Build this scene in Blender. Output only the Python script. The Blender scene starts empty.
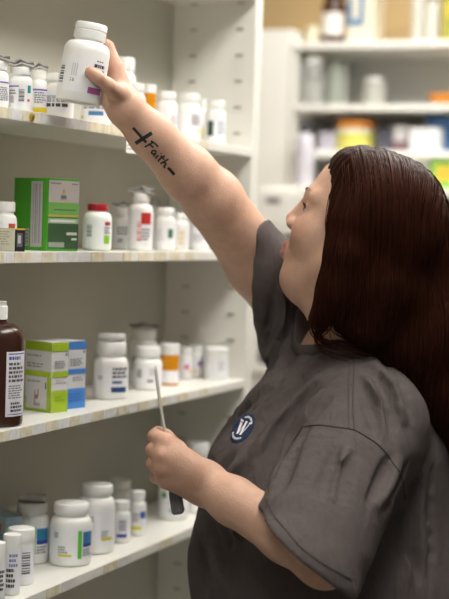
import bpy, bmesh, math, random
import numpy as np
from mathutils import Vector, Matrix, Euler
random.seed(7); RNG = np.random.default_rng(11)
SC = bpy.context.scene
COL = SC.collection

# ------------------------------------------------------------------ camera
FPX, CX, CY = 1500.0, 224.5, 299.5            # focal length and centre for 449 x 599
ROLL, PHI, TH, EYE = math.radians(1.8), math.radians(2.65), math.radians(22.6), 1.5
CAM = np.array([1.12508, 0.0])                # the shelf fronts stand on x = 0 and run along +y
cam_d = bpy.data.cameras.new('camera'); cam = bpy.data.objects.new('camera', cam_d); COL.objects.link(cam)
cam_d.sensor_fit = 'HORIZONTAL'; cam_d.sensor_width = 24.0; cam_d.lens = FPX/449*24.0
cam_d.clip_start = 0.05; cam_d.clip_end = 50
cam.location = (CAM[0], CAM[1], EYE)
cam.rotation_euler = (Matrix.Rotation(TH, 3, 'Z') @ Matrix.Rotation(math.pi/2-PHI, 3, 'X') @ Matrix.Rotation(ROLL, 3, 'Z')).to_euler()
cam_d.dof.use_dof = True; cam_d.dof.focus_distance = 2.24; cam_d.dof.aperture_fstop = 2.7
SC.camera = cam

# ------------------------------------------------------------------ world, exposure
wd = bpy.data.worlds.new('world'); SC.world = wd; wd.use_nodes = True
wd.node_tree.nodes['Background'].inputs[0].default_value = (1.0, 0.96, 0.9, 1)
wd.node_tree.nodes['Background'].inputs[1].default_value = 0.10
SC.view_settings.view_transform = 'Standard'; SC.view_settings.look = 'None'
SC.view_settings.gamma = 1; SC.view_settings.use_curve_mapping = False
SC.view_settings.exposure = 0.0
LIGHT_POWER = 14.2                             # emission strength of the ceiling diffusers

# ------------------------------------------------------------------ pixel / place arithmetic
def ray(px, py):
    dx, dy = px-CX, py-CY
    x = (dx*math.cos(ROLL)+dy*math.sin(ROLL))/FPX; v = -(-dx*math.sin(ROLL)+dy*math.cos(ROLL))/FPX
    Z = math.cos(PHI)+v*math.sin(PHI); h = -math.sin(PHI)+v*math.cos(PHI)
    return np.array([x/Z, 1.0, h/Z])
def P(px, py, Z): return ray(px, py)*Z+np.array([0, 0, EYE])          # (right, depth, height)
def v2w(p):
    c, s = math.cos(TH), math.sin(TH)
    return np.array([CAM[0]+p[0]*c-p[1]*s, CAM[1]+p[0]*s+p[1]*c, p[2]])
def w2v(p):
    c, s = math.cos(TH), math.sin(TH); dx, dy = p[0]-CAM[0], p[1]-CAM[1]
    return np.array([dx*c+dy*s, -dx*s+dy*c, p[2]])
def on_z(px, py, z):                                                  # where a sight line meets height z
    r = ray(px, py); return v2w(r*((z-EYE)/r[2])+np.array([0, 0, EYE]))
def on_x(px, py, x):                                                  # where it meets a plane x = const
    r = ray(px, py); c, s = math.cos(TH), math.sin(TH)
    return v2w(r*((x-CAM[0])/(r[0]*c-r[1]*s))+np.array([0, 0, EYE]))
def on_y(px, py, y):
    r = ray(px, py); c, s = math.cos(TH), math.sin(TH)
    return v2w(r*((y-CAM[1])/(r[0]*s+r[1]*c))+np.array([0, 0, EYE]))

# ------------------------------------------------------------------ materials
def lin(h):
    h = h.lstrip('#'); o = []
    for i in (0, 2, 4):
        c = int(h[i:i+2], 16)/255; o.append(c/12.92 if c <= .04045 else ((c+.055)/1.055)**2.4)
    return (*o, 1.0)
_M = {}
def mat(name, col='#ffffff', rough=.5, var=.06, scale=30, bump=0.0, bscale=200, metal=0, sss=0, trans=0, spec=.5, stretch=None, ior=1.45):
    if name in _M: return _M[name]
    m = bpy.data.materials.new(name); m.use_nodes = True; nt = m.node_tree; b = nt.nodes['Principled BSDF']
    b.inputs['Roughness'].default_value = rough; b.inputs['Metallic'].default_value = metal
    b.inputs['Specular IOR Level'].default_value = spec; b.inputs['IOR'].default_value = ior
    if trans: b.inputs['Transmission Weight'].default_value = trans
    if sss:
        b.inputs['Subsurface Weight'].default_value = sss; b.inputs['Subsurface Radius'].default_value = (.012, .005, .003)
        b.inputs['Subsurface Scale'].default_value = 1.0
    tc = nt.nodes.new('ShaderNodeTexCoord'); src = tc.outputs['Object']
    if stretch:
        mp = nt.nodes.new('ShaderNodeMapping'); mp.inputs['Scale'].default_value = stretch
        nt.links.new(src, mp.inputs[0]); src = mp.outputs[0]
    c = lin(col)
    n = nt.nodes.new('ShaderNodeTexNoise'); n.inputs['Scale'].default_value = scale; n.inputs['Detail'].default_value = 4
    nt.links.new(src, n.inputs['Vector'])
    r = nt.nodes.new('ShaderNodeValToRGB')
    r.color_ramp.elements[0].position = .3; r.color_ramp.elements[1].position = .7
    r.color_ramp.elements[0].color = (*[min(1, x*(1-var)) for x in c[:3]], 1)
    r.color_ramp.elements[1].color = (*[min(1, x*(1+var)) for x in c[:3]], 1)
    nt.links.new(n.outputs['Fac'], r.inputs[0]); nt.links.new(r.outputs[0], b.inputs['Base Color'])
    if bump:
        n2 = nt.nodes.new('ShaderNodeTexNoise'); n2.inputs['Scale'].default_value = bscale; n2.inputs['Detail'].default_value = 3
        nt.links.new(src, n2.inputs['Vector'])
        bp = nt.nodes.new('ShaderNodeBump'); bp.inputs['Strength'].default_value = bump; bp.inputs['Distance'].default_value = .004
        nt.links.new(n2.outputs['Fac'], bp.inputs['Height']); nt.links.new(bp.outputs[0], b.inputs['Normal'])
    _M[name] = m; return m
def ink(h): return mat('print_'+h.strip('#'), h, .55, .03, 60)

# ------------------------------------------------------------------ object helpers
class MB:
    """verts / faces / material slots collected into ONE mesh"""
    def __init__(s): s.v = []; s.f = []; s.mi = []; s.ms = []; s.sm = []
    def slot(s, m):
        if m not in s.ms: s.ms.append(m)
        return s.ms.index(m)
    def add(s, v, f, m, smooth=False):
        o = len(s.v); s.v += [tuple(map(float, p)) for p in v]; k = s.slot(m)
        for q in f: s.f.append([o+i for i in q]); s.mi.append(k); s.sm.append(smooth)
    def box(s, lo, hi, m):
        x0, y0, z0 = lo; x1, y1, z1 = hi
        s.add([(x0,y0,z0),(x1,y0,z0),(x1,y1,z0),(x0,y1,z0),(x0,y0,z1),(x1,y0,z1),(x1,y1,z1),(x0,y1,z1)],
              [(0,3,2,1),(4,5,6,7),(0,1,5,4),(1,2,6,5),(2,3,7,6),(3,0,4,7)], m)
    def lathe(s, prof, m, n=40, ribs=0, ribz=None, ribd=0):
        v = []; f = []
        for (r, z) in prof:
            for i in range(n):
                rr = r-(ribd if (ribs and ribz[0] <= z <= ribz[1] and i % 2) else 0)
                a = 2*math.pi*i/n; v.append((rr*math.cos(a), rr*math.sin(a), z))
        for j in range(len(prof)-1):
            for i in range(n): f.append((j*n+i, j*n+(i+1) % n, (j+1)*n+(i+1) % n, (j+1)*n+i))
        f.append(tuple(range(n-1, -1, -1))); f.append(tuple((len(prof)-1)*n+i for i in range(n)))
        s.add(v, f, m, True)
    def arc(s, r, a0, a1, z0, z1, m, closed=False):          # a patch of a cylinder
        n = max(2, int(abs(a1-a0)/.12)+1); v = []
        for i in range(n+1):
            a = a0+(a1-a0)*i/n
            v += [(r*math.cos(a), r*math.sin(a), z0), (r*math.cos(a), r*math.sin(a), z1)]
        s.add(v, [(2*i, 2*i+2, 2*i+3, 2*i+1) for i in range(n)], m, True)
    def tube(s, pts, rad, m, n=8):
        pts = [np.array(p, float) for p in pts]; v = []; f = []
        if not hasattr(rad, '__len__'): rad = [rad]*len(pts)
        for i, p in enumerate(pts):
            t = pts[min(i+1, len(pts)-1)]-pts[max(i-1, 0)]; t /= np.linalg.norm(t)+1e-9
            a = np.cross(t, (0, 0, 1) if abs(t[2]) < .9 else (1, 0, 0)); a /= np.linalg.norm(a); b = np.cross(t, a)
            for k in range(n):
                w = 2*math.pi*k/n; v.append(p+rad[i]*(math.cos(w)*a+math.sin(w)*b))
        for i in range(len(pts)-1):
            for k in range(n): f.append((i*n+k, i*n+(k+1) % n, (i+1)*n+(k+1) % n, (i+1)*n+k))
        f.append(tuple(range(n-1, -1, -1))); f.append(tuple((len(pts)-1)*n+k for k in range(n)))
        s.add(v, f, m, True)
    def build(s, name, parent=None, bevel=0):
        me = bpy.data.meshes.new(name); me.from_pydata(s.v, [], s.f)
        for m in s.ms: me.materials.append(m)
        me.polygons.foreach_set('material_index', s.mi); me.polygons.foreach_set('use_smooth', s.sm); me.update()
        o = bpy.data.objects.new(name, me); COL.objects.link(o)
        if parent: o.parent = parent
        if bevel:
            b = o.modifiers.new('bevel', 'BEVEL'); b.width = bevel; b.segments = 2; b.limit_method = 'ANGLE'; b.angle_limit = math.radians(50)
        if any(s.sm): 
            try: me.set_sharp_from_angle(angle=math.radians(40))
            except Exception: pass
        return o
def tag(o, label, cat, group=None):
    o['label'] = label; o['category'] = cat
    if group: o['group'] = group
    return o
def thing(name, label, cat, loc, rz=0, group=None):
    o = bpy.data.objects.new(name, None); COL.objects.link(o); o.empty_display_size = .05
    o.location = tuple(map(float, loc)); o.rotation_euler = (0, 0, rz)
    return tag(o, label, cat, group)
def struct(o): o['kind'] = 'structure'; return o

# ------------------------------------------------------------------ the room
M_WALL = mat('cream_wall_paint', '#c9ad7e', .85, .03, 4, .08, 120)
M_FLOOR = mat('vinyl_floor', '#77736b', .4, .1, 3)
M_CEIL = mat('ceiling_tile', '#dedbd3', .9, .04, 8, .2, 90)
M_PAINT = mat('cabinet_paint', '#e8e6df', .45, .02, 5)
M_SHELFW = mat('shelf_white_laminate', '#e6e4dc', .3, .02, 6)
M_BACK = mat('shelf_back_panel', '#c1bfb2', .5, .02, 3)
X0, X1, Y0, Y1, ZC = -1.5, 2.4, -1.6, 4.62, 2.75
m = MB(); m.box((X0-.1, Y0, -.1), (X1, Y1+.1, 0), M_FLOOR); struct(m.build('floor'))
m = MB(); m.box((X0-.1, Y0, ZC), (X1, Y1+.1, ZC+.1), M_CEIL); struct(m.build('ceiling'))
m = MB(); m.box((X0-.1, Y1, 0), (X1, Y1+.1, ZC), M_WALL); struct(m.build('wall_back'))
m = MB(); m.box((X0-.1, Y0, 0), (X0, Y1, ZC), M_WALL); struct(m.build('wall_left'))
m = MB(); m.box((X0, Y1-.012, 0), (X1, Y1, .1), M_PAINT); struct(m.build('baseboard_back'))
def diffuser_mat(power):
  M_DIFF = bpy.data.materials.new('lamp_diffuser'); M_DIFF.use_nodes = True
  _nt = M_DIFF.node_tree; _nt.nodes.clear(); _e = _nt.nodes.new('ShaderNodeEmission'); _o = _nt.nodes.new('ShaderNodeOutputMaterial')
  _e.inputs[0].default_value = (1, .975, .925, 1); _e.inputs[1].default_value = LIGHT_POWER*power; _nt.links.new(_e.outputs[0], _o.inputs[0]); return M_DIFF
M_STEEL = mat('lamp_frame_enamel', '#eeeeea', .4)
def ceiling_light(x, y, label, power=1.0, sx=.6, sy=1.2):
    t = thing('ceiling_light', label, 'ceiling light', (x, y, ZC-.06), 0, 'fluorescent ceiling panels')
    a = MB()
    for (lo, hi) in (((-sx/2, -sy/2, 0), (-sx/2+.03, sy/2, .06)), ((sx/2-.03, -sy/2, 0), (sx/2, sy/2, .06)),
                     ((-sx/2+.03, -sy/2, 0), (sx/2-.03, -sy/2+.03, .06)), ((-sx/2+.03, sy/2-.03, 0), (sx/2-.03, sy/2, .06))):
        a.box(lo, hi, M_STEEL)
    a.build('frame', t)
    d = MB(); d.box((-sx/2+.03, -sy/2+.03, .012), (sx/2-.03, sy/2-.03, .02), diffuser_mat(power)); d.build('diffuser', t)
ceiling_light(.75, 2.1, 'white fluorescent ceiling panel over the aisle in front of the shelves')
ceiling_light(.75, .2, 'white fluorescent ceiling panel behind the photographer')
ceiling_light(.6, 3.3, 'unseen ceiling panel set to brighten the back cabinet beyond the shelving unit', 1.1)  # unseen panel, placed and strengthened to brighten the far cabinet fronts
ceiling_light(-.15, 3.6, 'added fill panel on the ceiling nearest to the left wall', .55)  # extra fill light, added to lift the dark far end of the room

# ------------------------------------------------------------------ the shelving unit
DEP, YA, YB = .185, .9, 2.825
Z1, Z2, Z3, Z4 = 1.666, 1.4585, 1.1984, .9365
Z0, Z5 = 1.977, .62
M_TAPE = mat('aged_yellow_tape', '#dcd4bb', .5, .16, 60)
M_TAG = mat('grey_white_price_label', '#dddcda', .5, .08, 80)
M_DARK = mat('dark_gap', '#3a3730', .7)
unit = thing('shelving_unit', 'tall off-white open shelving unit stocked with medicine bottles', 'shelving unit', (0, 1.86, 0))
OY = 1.86
m = MB(); m.box((-DEP-.012, YA-OY, 0), (-DEP, YB+.035-OY, 2.2), M_BACK); m.build('back_panel', unit)
m = MB(); m.box((-DEP, YB-OY, 0), (0.0, YB+.035-OY, 2.2), M_SHELFW)
sp = m.build('side_panel', unit, .002)
m = MB(); m.box((-DEP, YA-.03-OY, 0), (0, YA-OY, 2.2), M_SHELFW); m.build('side_panel', unit, .002)
def clip(z, x, big=False):                     # a little metal shelf support in the slotted side
    a = MB(); a.box((x-.0075, YB-.003-OY, z-.003), (x+.0075, YB-OY, z+.001), mat('shelf_clip_metal', '#aba697', .4, metal=.6))
    a.build('shelf_clip', sp)
k = 0
for z in np.arange(.70, 2.0, .0525):
    if any(-.03 < z-q < .03 for q in (Z1, Z2, Z3, Z4)): continue
    clip(z, -.035); clip(z, -.137)
def shelf_y(px, z):                            # where a pixel column meets the shelf front at height z
    lo, hi = .9, 2.85
    for _ in range(50):
        mid = (lo+hi)/2
        if proj_px((0, mid, z)) < px: lo = mid
        else: hi = mid
    return (lo+hi)/2
def proj(w):
    p = w2v(np.array(w, float)); hgt = p[2]-EYE
    fw = p[1]*math.cos(PHI)-hgt*math.sin(PHI); up = p[1]*math.sin(PHI)+hgt*math.cos(PHI)
    u, v = p[0]/fw*FPX, -up/fw*FPX
    return CX+u*math.cos(ROLL)-v*math.sin(ROLL), CY+u*math.sin(ROLL)+v*math.cos(ROLL)
def proj_px(w): return proj(w)[0]
def shelf(z, tapes, th=.017):
    s_ = MB(); s_.box((-DEP, YA-OY, z-th), (0, YB-OY, z), M_SHELFW)
    o = s_.build('shelf', unit, .0015)
    for (a, b, kind) in tapes:
        t = MB(); t.box((0.0, shelf_y(a, z)-OY, z-th+.001), (.0007, shelf_y(b, z)-OY, z-.0008), {'y': M_TAPE, 'g': M_TAG}[kind])
        t.build('tape_strip' if kind == 'y' else 'price_strip', o)
    return o
shelf(Z0, [])
s1 = shelf(Z1, [(-4, 10, 'y'), (11, 21, 'g'), (22, 38, 'y'), (40, 88, 'g'), (89, 106, 'y'), (107, 124, 'y'), (142, 150, 'y'), (200, 208, 'y')])
shelf(Z2, [(-8, 4, 'y'), (6, 13, 'g'), (14, 30, 'y'), (42, 55, 'y'), (57, 89, 'g'), (91, 104, 'y'), (123, 131, 'y'), (139, 150, 'y'), (155, 166, 'y'), (171, 180, 'y'), (186, 194, 'y')])
shelf(Z3, [(-4, 8, 'y'), (9, 18, 'g'), (20, 32, 'y'), (34, 44, 'g'), (46, 57, 'y'), (58, 69, 'g'), (70, 80, 'y'), (82, 91, 'g'), (92, 104, 'y'), (106, 116, 'g'), (117, 127, 'y'), (129, 137, 'g'), (138, 148, 'y'), (157, 166, 'y'), (168, 177, 'g'), (178, 188, 'y'), (200, 208, 'y')])
shelf(Z4, [(46, 60, 'y'), (62, 76, 'g'), (104, 118, 'y'), (120, 131, 'g'), (160, 172, 'y')])
shelf(Z5, [])
# hanging tag below the top lip, and a brass tack
ya = shelf_y(126, Z1); yb = shelf_y(140, Z1)
t = MB(); t.box((.0012, ya-OY, Z1-.042), (.0018, yb-OY, Z1-.002), mat('paper_white', '#f2f0ea', .7, .02))
for i in range(4): t.box((.0018, ya-OY+.004, Z1-.036+i*.0055), (.0020, yb-OY-.008+.003*(i % 2), Z1-.034+i*.0055), ink('#8d8d92'))
t.build('shelf_tag', s1)
t = MB(); q = []; yt = shelf_y(31, Z1)
t.lathe([(.0001, 0), (.006, .0), (.0055, .003), (.002, .005)], mat('brass_tack', '#c9a94a', .3, metal=.9), 12)
o = t.build('tack', s1); o.rotation_euler = (0, math.pi/2, 0); o.location = (.0008, yt-OY, Z1-.009)

# ------------------------------------------------------------------ bottles
M_HDPE = mat('white_bottle_plastic', '#f1f0ec', .32, .015, 12, sss=.15)
M_CAP = mat('white_cap_plastic', '#f3f2ee', .38, .015, 12)
M_LBL = mat('label_paper', '#eeedf0', .5, .02, 40)
M_AMBER = mat('amber_plastic', '#f2a01c', .2, .05, 20, trans=.3)
M_PAPER = mat('folded_leaflet_paper', '#c9c6c2', .7, .1, 90, .3, 300)
M_LEAFD = mat('printed_leaflet_edge', '#6d6a68', .7, .3, 160)
M_BROWN = mat('brown_peroxide_plastic', '#3c231a', .22, .06, 10, spec=.6)
def text_arc(mb, r, a0, a1, z0, z1, m, rows, fill=.6):
    """rows of illegible small print round a bottle"""
    hgt = (z1-z0)/rows; rnd = random.Random(int(r*1e6)+rows)
    for i in range(rows):
        z = z1-(i+.5)*hgt; a = a0
        end = a1-(a1-a0)*rnd.random()*.35
        while a < end:
            w = (a1-a0)*(.08+.16*rnd.random()); b = min(a+w, end)
            mb.arc(r, a, b, z-hgt*fill/2, z+hgt*fill/2, m); a = b+(a1-a0)*.045
GRP = 'pharmacy bottles on the shelves'
def bottle(px, wpx, top, label, base=None, x=None, z=None, capw=.86, caph=.17, style='round', marks=(), leaf=None,
           capcol=None, lab=(.12, .70), name='pill_bottle', cat='pill bottle', bodymat=None, neck=.05, group=GRP):
    if base is not None: w = on_z(px, base, z)
    else:
        lo, hi = .8, 2.85
        for _ in range(50):
            mid = (lo+hi)/2
            if proj_px((x, mid, z+.03)) < px: lo = mid
            else: hi = mid
        w = np.array([x, lo, z])
    Zd = w2v(w)[1]; r = wpx*Zd/FPX/2
    lo, hi = .02, .4
    for _ in range(40):
        mid = (lo+hi)/2
        if proj((w[0], w[1], z+mid))[1] > top: lo = mid
        else: hi = mid
    H = lo-r*abs(z+lo-EYE)/Zd*.6 if z+lo < EYE else lo
    w[0] = min(max(w[0], -DEP+r+.003), -r-.003)
    ang = math.atan2(CAM[1]-w[1], CAM[0]-w[0])
    t = thing(name, label, cat, (w[0], w[1], z+.0004), ang, group)     # local +x looks at the camera
    bodym = bodymat or M_HDPE; rc = r*capw; ch = H*caph; zs = H-ch-H*neck
    a = MB()
    if style == 'round':
        sh = min(r*.55, zs*.2); prof = [(r*.86, 0), (r*.96, .0015), (r, .006), (r, zs-sh)]
        for i in range(1, 7):
            u = i/6*math.pi/2; prof.append((rc*.9+(r-rc*.9)*math.cos(u), zs-sh+sh*math.sin(u)))
        prof += [(rc*.86, zs+.001), (rc*.86, H-ch*.5)]
    else:                                                        # straight vial
        prof = [(r*.9, 0), (r*.97, .0015), (r*.97, zs+H*neck), (r*.88, zs+H*neck), (r*.88, H-ch*.4)]
    a.lathe(prof, bodym, 48); a.build('bottle_body', t)
    c = MB(); cm = mat('cap_'+capcol.strip('#'), capcol, .4) if capcol else M_CAP
    c.lathe([(rc*.97, H-ch), (rc, H-ch+.001), (rc, H-ch*.16), (rc*.95, H-ch*.03), (rc*.9, H), (rc*.78, H), (rc*.74, H-.0008), (.0005, H-.0008)], cm, 72, 1, (H-ch+.0005, H-ch*.1), .0006)
    c.build('cap', t)
    l = MB(); z0, z1 = lab[0]*H, min(lab[1]*H, zs-(min(r*.55, zs*.2) if style == 'round' else 0)-.001)
    rl = r*(1 if style == 'round' else .97)
    if z1 > z0: l.arc(rl+.0003, -1.75, 1.75, z0, z1, M_LBL)
    for q in marks:
        kind, a0, a1, u0, u1, colr = q[:6]
        # screen right is +angle when local +x faces the viewer
        zz0, zz1 = z0+(z1-z0)*u0, z0+(z1-z0)*u1
        if kind == 'b': l.arc(rl+.0006, a0, a1, zz0, zz1, ink(colr))
        elif kind == 't': text_arc(l, rl+.0007, a0, a1, zz0, zz1, ink(colr), q[6])
        elif kind == 'c':
            n = 9
            for i in range(n):
                aa = a0+(a1-a0)*i/n; l.arc(rl+.0007, aa, aa+(a1-a0)/n*(.35+.3*(i % 3 == 0)), zz0, zz1, ink(colr))
        elif kind == 'k':
            n = 9
            for i in range(n):
                aa = zz0+(zz1-zz0)*i/n; l.arc(rl+.0007, a0, a1, aa, aa+(zz1-zz0)/n*(.35+.3*(i % 3 == 0)), ink(colr))
    if l.v: l.build('label', t)
    if leaf:
        f = MB()
        if leaf == 'flat':
            n = 8; wv = r*1.05
            for kx in range(3):
                v = []; 
                for i in range(n+1):
                    u = -1+2*i/n; zz = H+.0006+kx*.003+.003*(1-u*u)+.0012*math.sin(5*u+kx)
                    v += [(-wv*.6+.002*kx, u*wv, zz), (wv*.62-.003*kx, u*wv, zz+.0012*math.cos(7*u))]
                v2 = [(p[0], p[1], p[2]+.0022) for p in v]
                N = len(v); fc = []
                for i in range(n):
                    fc += [(2*i, 2*i+1, 2*i+3, 2*i+2), (N+2*i, N+2*i+2, N+2*i+3, N+2*i+1), (2*i, 2*i+2, N+2*i+2, N+2*i), (2*i+1, N+2*i+1, N+2*i+3, 2*i+3)]
                fc += [(0, N, N+1, 1), (2*n, 2*n+1, N+2*n+1, N+2*n)]
                f.add(v+v2, fc, M_PAPER if kx != 1 else M_LEAFD)
        else:                                                   # a rolled-up leaflet lying on the lid
            rr = r*.3; nn = 14; w_ = r*.78
            pr = [(0.0005, 0), (rr*.5, 0), (rr, .0005), (rr, 2*w_-.0005), (rr*.5, 2*w_), (.0005, 2*w_)]
            v = []; fc = []
            for (ra, zz) in pr:
                for i in range(nn):
                    u = 2*math.pi*i/nn; v.append((ra*math.cos(u)*1.25, -w_+zz, H+rr*.8+ra*.8*math.sin(u)))
            for j in range(len(pr)-1):
                for i in range(nn): fc.append((j*nn+i, j*nn+(i+1) % nn, (j+1)*nn+(i+1) % nn, (j+1)*nn+i))
            f.add(v, fc[:nn], M_LEAFD, True); f.add(v, fc[nn:nn*3], M_PAPER, True); f.add(v, fc[nn*3:], M_PAPER, True)
        f.build('leaflet', t)
    return t, H, r
GT, DK, NV = '#85858c', '#35353a', '#2b4a80'
# --- top shelf
bottle(-5, 27, 62, 'white pill bottle cut off by the left edge on the highest stocked shelf', x=-.045, z=Z1, marks=[('b', -1, 1.3, .86, .92, '#7a6fb0'), ('t', .2, 1.3, .1, .7, GT, 7)], leaf='flat')
bottle(20, 25, 68, 'white pill bottle with barcode label under crumpled folded leaflet, left on top shelf', x=-.028, z=Z1, marks=[('b', -1, -.1, .86, .92, '#6b5fa8'), ('c', -.85, -.45, .12, .45, GT), ('k', -.1, .35, .2, .8, '#55555c'), ('b', .62, .95, .6, .95, '#2c8f8a'), ('b', .6, .85, .2, .32, '#e0704a'), ('t', -.9, -.2, .5, .75, GT, 2)], leaf='flat')
bottle(38, 18, 71, 'slim white pill bottle with yellow band low on its label, top shelf', x=-.075, z=Z1, marks=[('b', -.6, 1.2, .84, .9, '#6b5fa8'), ('t', -.4, 1, .35, .8, GT, 5), ('b', -.5, 1.2, .02, .2, '#e8cf20')], leaf='flat')
bottle(59, 29, 74, 'white pill bottle with dark bold print beside the bottle in the hand', x=-.05, z=Z1, marks=[('b', -1, .2, .75, .8, '#9fc0d0'), ('t', -1, 1, .25, .5, '#3f4140', 1), ('t', -.9, .9, .5, .75, GT, 3)])
bottle(96, 30, 84, 'white pill bottle with blue print partly behind the reaching hand', x=-.04, z=Z1, marks=[('b', -.5, .5, .2, .4, '#4a86b8'), ('t', -.9, .9, .5, .9, GT, 3), ('b', -1.2, -.95, .05, .2, '#e8cf20')])
bottle(124, 22, 58, 'tall white pill bottle rising behind the knuckles of the raised hand', x=-.10, z=Z1, marks=[('t', -.8, .8, .2, .8, GT, 5)])
bottle(134, 22, 84, 'white pill bottle directly left of the amber vial on top shelf', x=-.045, z=Z1, marks=[('t', -.8, .8, .2, .8, GT, 5)])
bottle(149, 13, 85, 'small amber vial with white lid on the top shelf above the forearm', x=-.055, z=Z1, style='vial', bodymat=M_AMBER, capw=1.0, lab=(.1, .38), name='amber_vial', cat='vial')
bottle(166, 22, 92, 'white pill bottle with blank side right of the top shelf amber vial', x=-.06, z=Z1, marks=[('t', .5, 1.3, .3, .7, '#b9a4a4', 4)])
bottle(188, 25, 94, 'wide white pill bottle with grey and yellow print above the forearm', x=-.045, z=Z1, marks=[('t', .3, 1.2, .4, .85, '#8a7f88', 4), ('b', .9, 1.3, .1, .25, '#e2cf40')])
bottle(201, 13, 100, 'narrow white bottle tucked behind its neighbours near the top shelf end', x=-.10, z=Z1, marks=[('b', .2, 1.2, .1, .5, '#e2cf60')])
bottle(215, 21, 101, 'white pill bottle with dark green label strip, last on top shelf', x=-.045, z=Z1, marks=[('b', -.75, -.15, .15, .8, '#2f4a3c'), ('t', .2, 1.1, .2, .8, '#a9b0c0', 5)])
# --- second shelf
bottle(4, 25, 202, 'white bottle with red label patch behind the small black and cream box', x=-.075, z=Z2, caph=.2, neck=.07, marks=[('b', .35, 1.0, .25, .95, '#b5482a'), ('t', -.4, .2, .3, .7, DK, 3)])
bottle(97, 29, 204, 'white bottle with a bright red cap on the second shelf', x=-.05, z=Z2, capcol='#a8222c', capw=.68, caph=.15, neck=.03, marks=[('k', -.75, -.35, .35, .85, '#6a6a70'), ('b', .55, 1.05, .8, .95, '#a03038'), ('b', .5, 1.0, .05, .4, '#8ec63c'), ('t', .5, 1.1, .45, .75, GT, 3)])
bottle(122, 20, 208, 'white pill bottle left of the tall red-labelled bottle', x=-.09, z=Z2, marks=[('c', -.4, .1, .1, .3, DK), ('t', -.5, .9, .45, .85, GT, 3)], leaf='flat')
bottle(140, 25, 194, 'tall white bottle with a red square on its label and leaflet on lid', x=-.04, z=Z2, caph=.14, capw=.74, marks=[('b', .05, .95, .62, .98, '#c0302c'), ('k', -.25, .1, .1, .75, '#d06a60'), ('t', .1, .9, .1, .5, GT, 4)], leaf='flat')
bottle(153, 14, 198, 'bottle with grey cap standing behind the tall red-labelled one', x=-.15, z=Z2, capcol='#a7a8a2')
bottle(165, 21, 208, 'white pill bottle with a dark green mark on second shelf', x=-.045, z=Z2, marks=[('b', .3, .8, .35, .75, '#2d6a48'), ('t', -.9, 0, .2, .8, '#c8c8cc', 4)])
bottle(181, 16, 213, 'small white bottle with pale yellow stripe on second shelf', x=-.03, z=Z2, marks=[('k', -.3, .35, .1, .85, '#d9c060')])
bottle(199, 20, 212, 'white pill bottle half hidden by the raised forearm, second shelf end', x=-.06, z=Z2, marks=[('t', -.6, .8, .2, .6, '#a8a8b4', 4)])
# --- third shelf
bottle(110, 35, 341, 'white pill bottle with navy label band beside the blue box', base=398, z=Z3, capw=.84, caph=.22, marks=[('c', -.75, -.45, .5, .65, GT), ('t', .1, 1.2, .55, 1, '#55585f', 3), ('b', .1, .7, .36, .46, '#4a6698'), ('b', .05, 1.05, .02, .22, NV)], leaf='roll')
bottle(143, 29, 328, 'tall white bottle with leaflet on lid at the back of third shelf', x=-.125, z=Z3, leaf='flat', marks=[('k', -.9, -.5, .3, .8, GT)])
bottle(147, 29, 346, 'white pill bottle behind the thin blade of the counting spatula', base=389, z=Z3, caph=.24, marks=[('k', -.75, -.4, .4, .85, '#6a6d6a'), ('b', .0, .4, .15, .3, '#7a7d7a'), ('t', .1, .8, .5, .9, '#bdbdbd', 4)])
bottle(169, 19, 343, 'amber vial with white cap and label on the third shelf', base=385, z=Z3, style='vial', bodymat=M_AMBER, capw=1.02, caph=.27, lab=(.06, .36), name='amber_vial', cat='vial')
bottle(184, 16, 347, 'white bottle with pink dot logo next to the third shelf amber vial', base=379, z=Z3, marks=[('b', .0, .6, .4, .7, '#d0508c'), ('b', .6, 1.1, .15, .35, '#e0c040')])
bottle(195, 17, 345, 'white bottle with purple dot logo left of the plain white tub', base=377, z=Z3, marks=[('b', .3, .9, .5, .8, '#9a5aa0'), ('b', -.2, .2, .1, .25, '#e0c878')])
bottle(216, 25, 347, 'plain white tub at the far end of the third shelf', x=-.05, z=Z3, capw=1.0, caph=.14, style='vial', name='plastic_tub', cat='tub', bodymat=M_HDPE, marks=[('t', .2, .8, .3, .8, '#c4c4c8', 4)])
# --- fourth shelf
bottle(-5, 19, 541, 'narrow white bottle cut off by the left edge on the lowest shelf in view', base=605, z=Z4, style='vial', capw=1, caph=.2, marks=[('t', .1, 1.1, .2, .8, DK, 5)])
bottle(11, 18, 533, 'narrow white bottle with black handwriting-like print at lower left front', base=594, z=Z4, style='vial', capw=1.02, caph=.2, lab=(.05, .76), marks=[('t', -.3, .9, .6, .95, '#8a90c0', 3), ('t', -.6, .6, .1, .6, '#2c2c30', 4)])
bottle(20, 28, 526, 'white bottle with dark vertical print right of the narrow bottles, lowest shelf', base=583, z=Z4, style='vial', capw=1.0, caph=.25, lab=(.05, .72), marks=[('k', .1, .75, .25, .9, '#62646e'), ('t', -.8, 0, .3, .8, GT, 4)])
bottle(31, 35, 500, 'large white bottle with blue label and rolled leaflet lying on its cap', base=561, z=Z4, capw=.86, caph=.16, marks=[('b', .12, .24, .1, 1, '#62b440'), ('b', .28, 1.1, .55, .95, '#2f7fa8'), ('b', .28, 1.1, .42, .55, '#2c3f98'), ('t', .3, 1.1, .1, .38, '#7a7a80', 3)], leaf='roll')
bottle(70, 42, 500, 'large white bottle with green strip and yellow bar at front of lowest shelf', base=563, z=Z4, capw=.85, caph=.17, marks=[('c', -.85, -.6, .7, .88, '#5a5a60'), ('t', -.6, -.1, .2, .45, GT, 3), ('b', -.6, .05, .1, .18, '#e0d030'), ('b', .35, .55, .03, .95, '#58c030'), ('b', .62, 1.3, .5, .9, '#3f78a8'), ('b', .62, 1.3, .4, .5, '#2c3f98'), ('t', .62, 1.3, .1, .35, '#8a8a90', 3)])
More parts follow.
